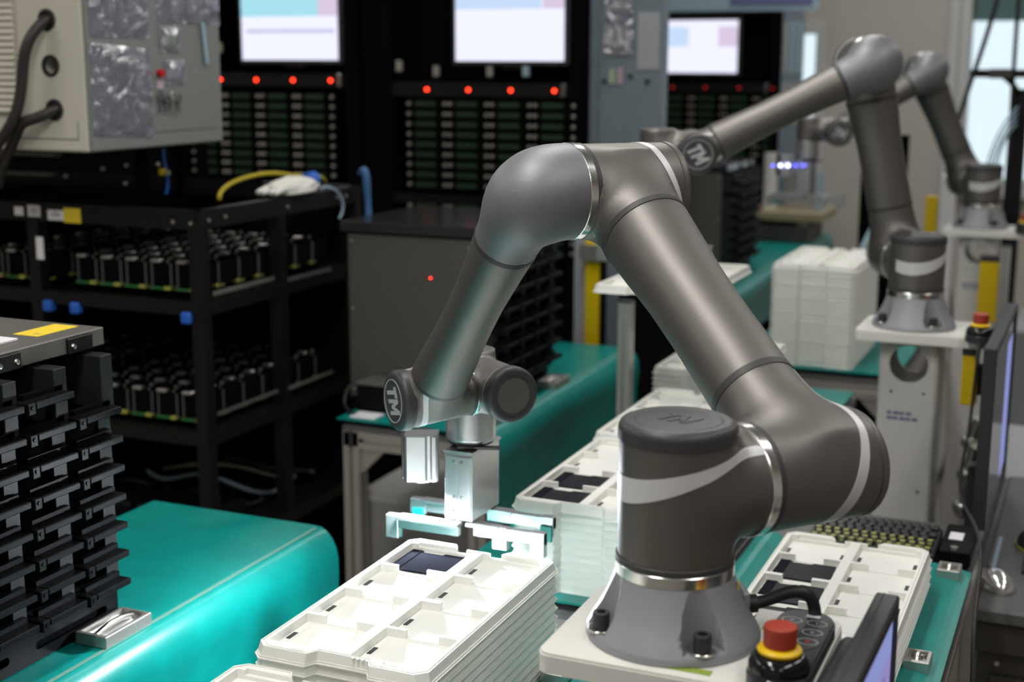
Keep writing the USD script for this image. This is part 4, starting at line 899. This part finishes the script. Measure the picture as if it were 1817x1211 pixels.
monitor('lit monitor in the far server rack, wide and fully visible', -1.815*kC, -1.455*kC, YC-.015, far(0, 1.507)[1], far(0, 1.722)[1], [(.02, .42, .5, .88, 'screen_pale_cyan'), (.77, 1, .5, .88, 'screen_pink')])
for x, z, m_, nm, lab in ((-2.865, 1.595, 'knob_silver', 'small_bracket', 'small pale bracket left of the left rear monitor'), (-2.165, 1.535, 'knob_silver', 'label_plate', 'small square label plate on the centre rear server rack'), (-2.03, 1.52, 'handle_silver', 'small_bracket', 'small silver bracket at the lower left of the centre rear monitor'), (-1.84, 1.52, 'handle_silver', 'small_bracket', 'small silver bracket under the centre rear monitor'), (-1.715, 1.522, 'screen_pale_cyan' if 0 else 'pale_hose', 'label_plate', 'pale blue square plate under the centre rear monitor')):
    tagged(nm, bx(x-.011, x+.011, YA-.012, YA+.004, z-.018, z+.018, .003), m_, lab, 'bracket')
# rear frame post between the two racks
tagged('frame_post', bx(-2.318, -2.252, YA+.02, YA+.12, 0, 2.1), 'rack_black', 'black post filling the gap between the two rear server racks', 'post')

# ---------------------------------------------------------------- blue grey cabinet and side panel
bc = thing('tall_cabinet', 'tall blue grey cabinet with a document pouch, right of the centre server rack', 'cabinet', (-1.40, 4.15, 0))
obj('body', bx(-1.520, -1.282, 4.14, 4.20, 0, 2.05, .004), 'blue_cabinet', bc, 25); obj('door_gap', bx(-1.488, -1.486, 4.138, 4.141, .1, 2.0), 'desk_grey', bc)
for x, z in ((-1.468, 1.492), (-1.383, 1.508), (-1.328, 1.492)): obj('latch', cyl((x, 4.14, z), (x, 4.132, z), .007, 12), 'rubber_black', bc)
dp = thing('document_pouch', 'clear document pouch with papers on the blue grey cabinet', 'pouch', (-1.42, 4.13, 1.57))
obj('film', bx(-1.468, -1.376, 4.130, 4.1335, 1.570, 1.80), 'clear_film', dp); obj('papers', bx(-1.462, -1.382, 4.1335, 4.139, 1.580, 1.655), 'paper', dp); obj('blue_print', cat([bx(-1.455, -1.43, 4.133, 4.1336, 1.66, 1.70), bx(-1.415, -1.39, 4.133, 4.1336, 1.66, 1.70)]), 'ink_blue', dp)
obj('pale_strip', cat([bx(-1.460, -1.44, 4.1325, 4.1334, 1.60, 1.65), bx(-1.43, -1.41, 4.1325, 4.1334, 1.60, 1.65), bx(-1.40, -1.384, 4.1325, 4.1334, 1.60, 1.65)]), 'white_label', dp)
tagged('paper_sheet', bx(-1.362, -1.292, 4.136, 4.1395, 1.528, 1.70), 'paper', 'grey sheet of paper on the blue grey cabinet', 'paper')
tagged('hanging_tag', bx(-1.452, -1.430, 4.132, 4.137, 1.484, 1.53), 'green_tag', 'pale green tag hanging on the blue grey cabinet', 'tag')
tagged('hanging_tag', bx(-1.424, -1.408, 4.132, 4.137, 1.482, 1.535).apply_transform(np.eye(4)), 'pink_tag', 'pale pink tag hanging on the blue grey cabinet', 'tag')
sp = thing('perforated_panel', 'pale grey perforated panel at the right side of the far server rack', 'panel', (-1.22*kC, YC, 0))
obj('panel', bx(-1.270*kC, -1.185*kC, YC-.01, YC+.01, 0, 1.79), 'blue_cabinet', sp)
for k in range(3):
    obj('slot', bx((-1.262+.027*k)*kC, (-1.247+.027*k)*kC, YC-.013, YC-.0095, 1.50, 1.74), 'pale_hose' if k else 'paper', sp)
    obj('slot', bx((-1.262+.027*k)*kC, (-1.247+.027*k)*kC, YC-.013, YC-.0095, 1.26, 1.46), 'paper', sp)
hb = thing('header_board', 'pale blue board standing above the far server rack', 'board', (-1.5*kC, YC, 1.79))
obj('board', bx(-1.84*kC, -1.14*kC, YC+.03, YC+.06, 1.790, 2.0), 'pale_hose', hb); obj('blue_panel', bx(-1.50*kC, -1.16*kC, YC+.024, YC+.030, 1.815, 2.0), 'ink_blue', hb)
# ---------------------------------------------------------------- foreground monitor, keyboard, clutter on the right
def side_monitor(label, x, y, z, L, H, ang, fine=True):
    """monitor standing along +y from its near end, screen facing +x"""
    t = thing('monitor', label, 'monitor', (x, y, z-H), ang); b = .012
    fr = man(bx(-.022, 0, 0, L, 0, H, .002))-man(bx(-.004, .05, b, L-b, b+.006, H-b))
    obj('housing', fr, 'black_plastic', t, 25, local=True); fine and obj('back_cover', bx(-.045, -.0215, .04, L-.04, .03, H-.03, .006), 'black_plastic', t, 25, local=True)
    obj('bezel_line', bx(-.0145, -.0135, .001, L-.001, H-.0002, H+.0003), 'rubber_black', t, False, local=True)
    sc = obj('screen', bx(-.0042, -.0034, b, L-b, b+.006, H-b), 'screen_lavender' if fine else 'gloss_black', t, False, local=True)
    obj('screen_area', bx(-.0034, -.0031, L-.075 if fine else L*.66, L-b-.002 if fine else L*.90, b+.04, H-b-.04), 'screen_mauve' if fine else 'screen_lavender', sc, False, local=True)
    if fine: obj('text_lines', cat([bx(-.0031, -.0029, L-.072, L-.045+.014*((i*7) % 3)/3, H-.064-.0055*i, H-.0628-.0055*i) for i in range(26)]), 'ink_blue', sc, False, local=True)
    obj('stand_neck', bx(-.04, -.022, L/2-.03, L/2+.03, -.03, .10), 'black_plastic', t, 25, local=True)
    return t
ma = side_monitor('black framed monitor seen edge on at the bottom right, lavender screen', -.153, .955, 1.066, .300, .235, math.radians(-1.2))
mb = side_monitor('dark monitor seen edge on near the right border, beside the hanging cord', -.150, 2.43, 1.075, .50, .370, math.radians(-.3), False)
tagged('monitor_stand', cat([cyl((-.20, 1.11, .012), (-.20, 1.11, .845), .018, 20), bx(-.228, -.10, 1.03, 1.19, 0, .012, .003)]), 'black_plastic', 'black floor post holding the foreground monitor', 'stand')
tagged('monitor_stand', cat([bx(-.202, -.172, 2.66, 2.70, .012, .80), bx(-.222, -.150, 2.60, 2.76, 0, .012, .003)]), 'black_plastic', 'black floor post holding the monitor near the right border', 'stand')
kx0, kx1, ky0, ky1 = -.412, -.208, 2.185, 2.325; kz = T-.006
kb = thing('keyboard', 'small black keyboard with yellow legends in front of the white robot stand column', 'keyboard', ((kx0+kx1)/2, ky0, kz-.004))
obj('case', bx(kx0, kx1, ky0, ky1, kz-.004, kz+.018, .003), 'black_plastic', kb, 25)
leg = []
for r in range(7):
    for c in range(13):
        x = kx0+.006+c*.0150+(.004 if r % 2 else 0); y = ky0+.006+r*.0188
        if x+.0125 > kx1-.003: continue
        obj('key', bx(x, x+.0125, y, y+.0150, kz+.0175, kz+.0245, .0018), 'black_plastic', kb, 25)
        if r < 3: leg.append(bx(x+.0025, x+.0100, y+.004, y+.0105, kz+.0244, kz+.0249)); leg.append(bx(x+.003, x+.0095, y-.0004, y+.0006, kz+.019, kz+.0225))
obj('key_legends', leg, 'pcb_yellow', kb, False)
bb = thing('black_module', 'black box with a white label, right of the keyboard', 'box', (-.18, 2.28, kz))
obj('case', bx(-.203, -.154, 2.205, 2.345, kz-.004, kz+.022, .002), 'anodized', bb, 25); obj('label', bx(-.194, -.172, 2.262, 2.300, kz+.022, kz+.0226), 'white_label', bb)
obj('knob', lathe([(0, 0), (.006, 0), (.006, .005), (0, .006)], (-.180, 2.213, kz+.022), (0, 0, 1), 14), 'handle_silver', bb)
dm = thing('side_machine', 'dark grey machine housing with a perforated front at the lower right', 'machine', (.15, 2.3, 0))
obj('top_plate', bx(-.145, .75, 2.25, 3.05, .655, .680, .004), 'desk_grey', dm, 25); obj('body', bx(-.138, .74, 2.275, 3.04, .012, .655), 'dark_brown', dm)
obj('front_lip', bx(-.142, .74, 2.262, 2.276, .60, .652, .002), 'dark_brown', dm, 25)
obj('perforated_front', bx(-.115, .73, 2.270, 2.2755, .10, .560), 'perforated_dark', dm)
for x, z in ((-.105, .585), (-.02, .58), (.02, .575)): obj('screw', cyl((x, 2.262, z), (x, 2.258, z), .004, 10), 'knob_silver', dm)
obj('hinge', bx(-.085, -.06, 2.44, 2.60, .680, .684), 'rubber_black', dm); obj('light_strip', bx(-.135, -.128, 2.42, 2.62, .680, .683), 'pale_hose', dm)
def mouse(name, label, x, y, z, sx, sy, sz, m_, trim=None, rz=0.):
    t = thing(name, label, 'mouse', (x, y, z), rz)
    s = trimesh.creation.icosphere(3, 1.0); v = s.vertices.copy(); v[:, 2] = np.maximum(v[:, 2], -.15)+.15; v *= V(sx/2, sy/2, sz/1.15)
    obj('shell', trimesh.Trimesh(v, s.faces, process=False), m_, t, True, local=True)
    obj('wheel', cyl((-.002, sy*.25, sz*.83), (.002, sy*.25, sz*.83), .007, 14), 'desk_grey', t, 30, local=True)
    if trim: obj('trim', lathe([(.9, 0), (1.06, .0), (1.06, .25), (.9, .25), (.9, 0)], (0, 0, 0), (0, 0, 1), 32).apply_transform(np.diag([sx/2, sy/2, .02, 1])), trim, t, 30, local=True)
    return t
mouse('computer_mouse', 'shiny silver mouse on the dark machine at the right', -.122, 2.36, .680, .055, .085, .030, 'clear_mouse', None, .6)
mouse('computer_mouse', 'black mouse with yellow trim at the right border', -.068, 2.60, .680, .070, .10, .032, 'black_plastic', 'pcb_yellow')
# things around the farther cells on the right
def bar(name, label, x0, x1, y0, y1, z0, z1, m_, cat_='post', b=.002): return tagged(name, bx(x0, x1, y0, y1, z0, z1, b), m_, label, cat_)
def light_curtain(label, x, y, z0, z1, w=.038):
    t = thing('light_curtain', label, 'safety sensor', (x, y, z0))
    obj('housing', bx(x-w/2, x+w/2, y, y+.04, z0, z1, .002), 'yellow_paint', t, 25); obj('end_cap', bx(x-w/2-.001, x+w/2+.001, y-.001, y+.041, z1, z1+.018, .002), 'black_plastic', t)
    obj('mount', bx(x+w/2, x+w/2+.012, y+.01, y+.035, z0+.02, z1-.02), 'black_metal', t)
    return t
light_curtain('yellow safety bar on the far white robot stand, at the right', -.314, R3[1]-.118, .74, .955, .056)
light_curtain('small yellow safety bar under the middle robot plate, at the right', -.222, 2.800, .885, .985, .030)
light_curtain('yellow safety post behind the second teal mat, under the elbow', -1.327, 3.66, .02, 1.06, .042)
for x, y, z1, lb in ((-.262, 4.30, 1.02, 'upright aluminium bar right of the yellow safety bar, at the right border'), (-.930, 2.785, 1.045, 'upright aluminium bar between the benches, left of the big upper arm')):
    t = thing('frame_post', lb, 'post', (x, y, 0)); obj('profile', alu((x, y, 0), (x, y, z1), .028), 'aluminium', t, False); obj('post_cap', bx(x-.014, x+.014, y-.014, y+.014, z1, z1+.004), 'black_plastic', t)
gp = thing('grey_panel', 'grey panel with a crossbar behind the yellow safety post', 'panel', (-1.37, 3.72, .0))
obj('panel', bx(-1.395, -1.350, 3.70, 3.73, .02, 1.10), 'paper', gp); obj('crossbar', bx(-1.36, -1.18, 3.64, 3.658, 1.00, 1.045), 'aluminium', gp)
obj('strap', bx(-1.28, -1.18, 3.636, 3.641, 1.008, 1.018), 'teal_pad', gp)
dk = thing('dark_panel', 'dark panel behind the benches, below the tray held by the middle robot', 'panel', (-1.2, 3.85, 0))
obj('panel', bx(-1.31, -1.05, 3.85, 3.88, 0, 1.00, .002), 'anodized', dk, 25)
cap_ = thing('floor_trolley', 'dark low trolley with casters on the floor behind the bench leg', 'trolley', (-1.62, 3.3, 0))
obj('deck', bx(-1.85, -1.40, 3.05, 3.55, .16, .20, .003), 'black_metal', cap_, 25); obj('box', bx(-1.80, -1.45, 3.10, 3.50, .20, .42, .02), 'column_white', cap_, 30)
for x in (-1.82, -1.43):
    for y in (3.08, 3.52): c_ = obj('caster', cyl((x-.015, y, .05), (x+.015, y, .05), .05, 24), 'rubber_black', cap_, 30); obj('caster_fork', bx(x-.02, x+.02, y-.02, y+.02, .09, .162), 'black_metal', c_)
tagged('floor_cable', tube([(-1.50, 2.40, .006), (-1.35, 2.55, .006), (-1.28, 2.75, .006), (-1.38, 2.95, .006), (-1.30, 3.2, .006)], .006, 8, 40), 'rubber_black', 'black cable snaking across the floor behind the near bench', 'cable')
tagged('floor_cable', tube([(-1.78, 2.33, .006), (-1.62, 2.28, .006), (-1.50, 2.36, .006), (-1.40, 2.30, .006)], .007, 8, 40), 'yellow_cord', 'yellow cable on the floor below the black rack', 'cable')
# hanging cables and hoses at the window
tagged('hanging_cable', tube([(-.395, 5.2, CEIL), (-.400, 5.2, 1.80), (-.440, 5.2, 1.62), (-.485, 5.2, 1.45), (-.520, 5.2, 1.30), (-.535, 5.2, 1.05), (-.50, 5.2, .0)], .0085, 8, 60), 'rubber_black', 'slanting black cable in front of the large window', 'cable')
tagged('hanging_cable', tube([(-.338, 5.25, CEIL), (-.340, 5.25, 1.70), (-.338, 5.25, 1.45), (-.33, 5.25, 1.2)], .0075, 8, 30), 'rubber_black', 'straight black cable in front of the large window, near the right border', 'cable')
pf = thing('equipment_post', 'black equipment post with a crossbar in front of the large window', 'post', (-.31, 5.3, 0))
obj('post', bx(-.345, -.285, 5.28, 5.34, 0, 1.46, .004), 'black_metal', pf, 25); obj('crossbar', bx(-.485, -.29, 5.24, 5.28, 1.500, 1.528, .003), 'black_metal', pf, 25); obj('valve_block', bx(-.42, -.34, 5.22, 5.245, 1.497, 1.531, .003), 'dark_brown', pf, 25)
obj('bracket', tube([(-.38, 5.26, 1.51), (-.335, 5.27, 1.47), (-.315, 5.29, 1.43)], .010, 8, 16), 'black_metal', pf)
for k in range(4):
    tagged('air_hose', tube([(-.315, 5.24-.01*k, 1.40-.02*k), (-.36, 5.2, 1.33-.03*k), (-.400+.012*k, 5.18, 1.20), (-.415+.016*k, 5.18, 1.05), (-.41+.018*k, 5.2, .90)], .0035, 8, 40), 'pale_hose', ('outermost', 'second', 'third', 'innermost')[k]+' pale blue hose looping from the black post at the window', 'hose')
bar('yellow_cabinet', 'narrow yellow cabinet behind the farthest robot', -.582, -.540, 5.0, 5.03, 0, 1.095, 'yellow_paint', 'cabinet')
bar('white_column', 'narrow white column beside the yellow cabinet, left of the farthest robot', -.531, -.482, 4.98, 5.03, 0, 1.172, 'white_label', 'column')
fx = thing('test_fixture', 'tan and dark test fixture between the far test box and the middle robot', 'fixture', (-1.33, 6.1, T))
fk = 1.325
def fz(z): return 1.55-(1.55-z)*fk
obj('base', bx(-1.50, -1.195, 6.05, 6.40, T+.001, .845, .004), 'dark_brown', fx, 25); obj('tan_plate', bx(-1.48, -1.13, 6.04, 6.38, fz(1.035), fz(1.062), .002), 'tan_plate', fx, 25)
for x in (-1.44, -1.22): obj('leg', bx(x-.02, x+.02, 6.06, 6.11, .844, fz(1.036)), 'tan_plate', fx)
obj('white_cylinder', cyl((-1.40, 6.2, fz(1.062)), (-1.40, 6.2, fz(1.25)), .030, 20), 'column_white', fx); obj('clamp_plate', bx(-1.33, -1.20, 6.2, 6.24, fz(1.062), fz(1.20), .003), 'aluminium', fx, 25); obj('clear_bar', bx(-1.19, -1.16, 6.18, 6.21, fz(1.062), fz(1.19)), 'pale_hose', fx)
hs_ = thing('hose_bundle', 'bundle of pale blue hoses beside the tallest tray stack', 'hoses', (-.70, 4.3, 1.0))
for k in range(5): obj('hose', tube([(-.73+.01*k, 4.22, .78), (-.70+.012*k, 4.26, .92), (-.66+.01*k, 4.30, 1.04), (-.63, 4.34, 1.10)], .007, 6, 20), 'pale_hose', hs_)
bar('dark_column', 'dark equipment column behind the blue wrist lamps', -.80, -.66, 4.95, 5.10, 0, 1.30, 'rack_black', 'column')
for i, (y0, z1) in enumerate(((3.25, .62), (4.9, .66))):
    bar('low_cabinet', ('grey low cabinet behind the middle robot stand', 'grey low cabinet behind the far robot stand')[i], -.26, .55, y0, y0+.5, 0, z1, 'paper', 'cabinet', .004)
for k in range(3): tagged('air_fitting', cat([cyl((-.235+.0*k, 2.98+.05*k, .60+.06*k), (-.215, 2.95+.05*k, .70+.05*k), .012, 12), trimesh.creation.icosphere(2, .020).apply_translation((-.232, 2.97+.05*k, .62+.06*k))]), 'steel', ('lowest', 'middle', 'highest')[k]+' shiny metal fitting behind the middle robot stand', 'fitting')

ad = thing('adapter_box', 'small black box with a cable on the corner of the middle teal mat', 'box', (-1.48, 2.70, T))
obj('case', bx(-1.530, -1.425, 2.665, 2.742, T+.0005, T+.062, .004), 'anodized', ad, 25); obj('lid', bx(-1.532, -1.423, 2.663, 2.744, T+.062, T+.067, .001), 'cover_grey', ad, 25)
obj('cable', tube([(-1.535, 2.70, T+.05), (-1.552, 2.69, T+.055), (-1.560, 2.665, T+.03), (-1.535, 2.635, T+.008), (-1.51, 2.62, T+.006)], .0035, 8, 24), 'rubber_black', ad)
tagged('white_card', bx(-1.515, -1.452, 2.605, 2.655, T+.0005, T+.004, .001), 'white_label', 'white card on the near corner of the middle teal mat', 'card')
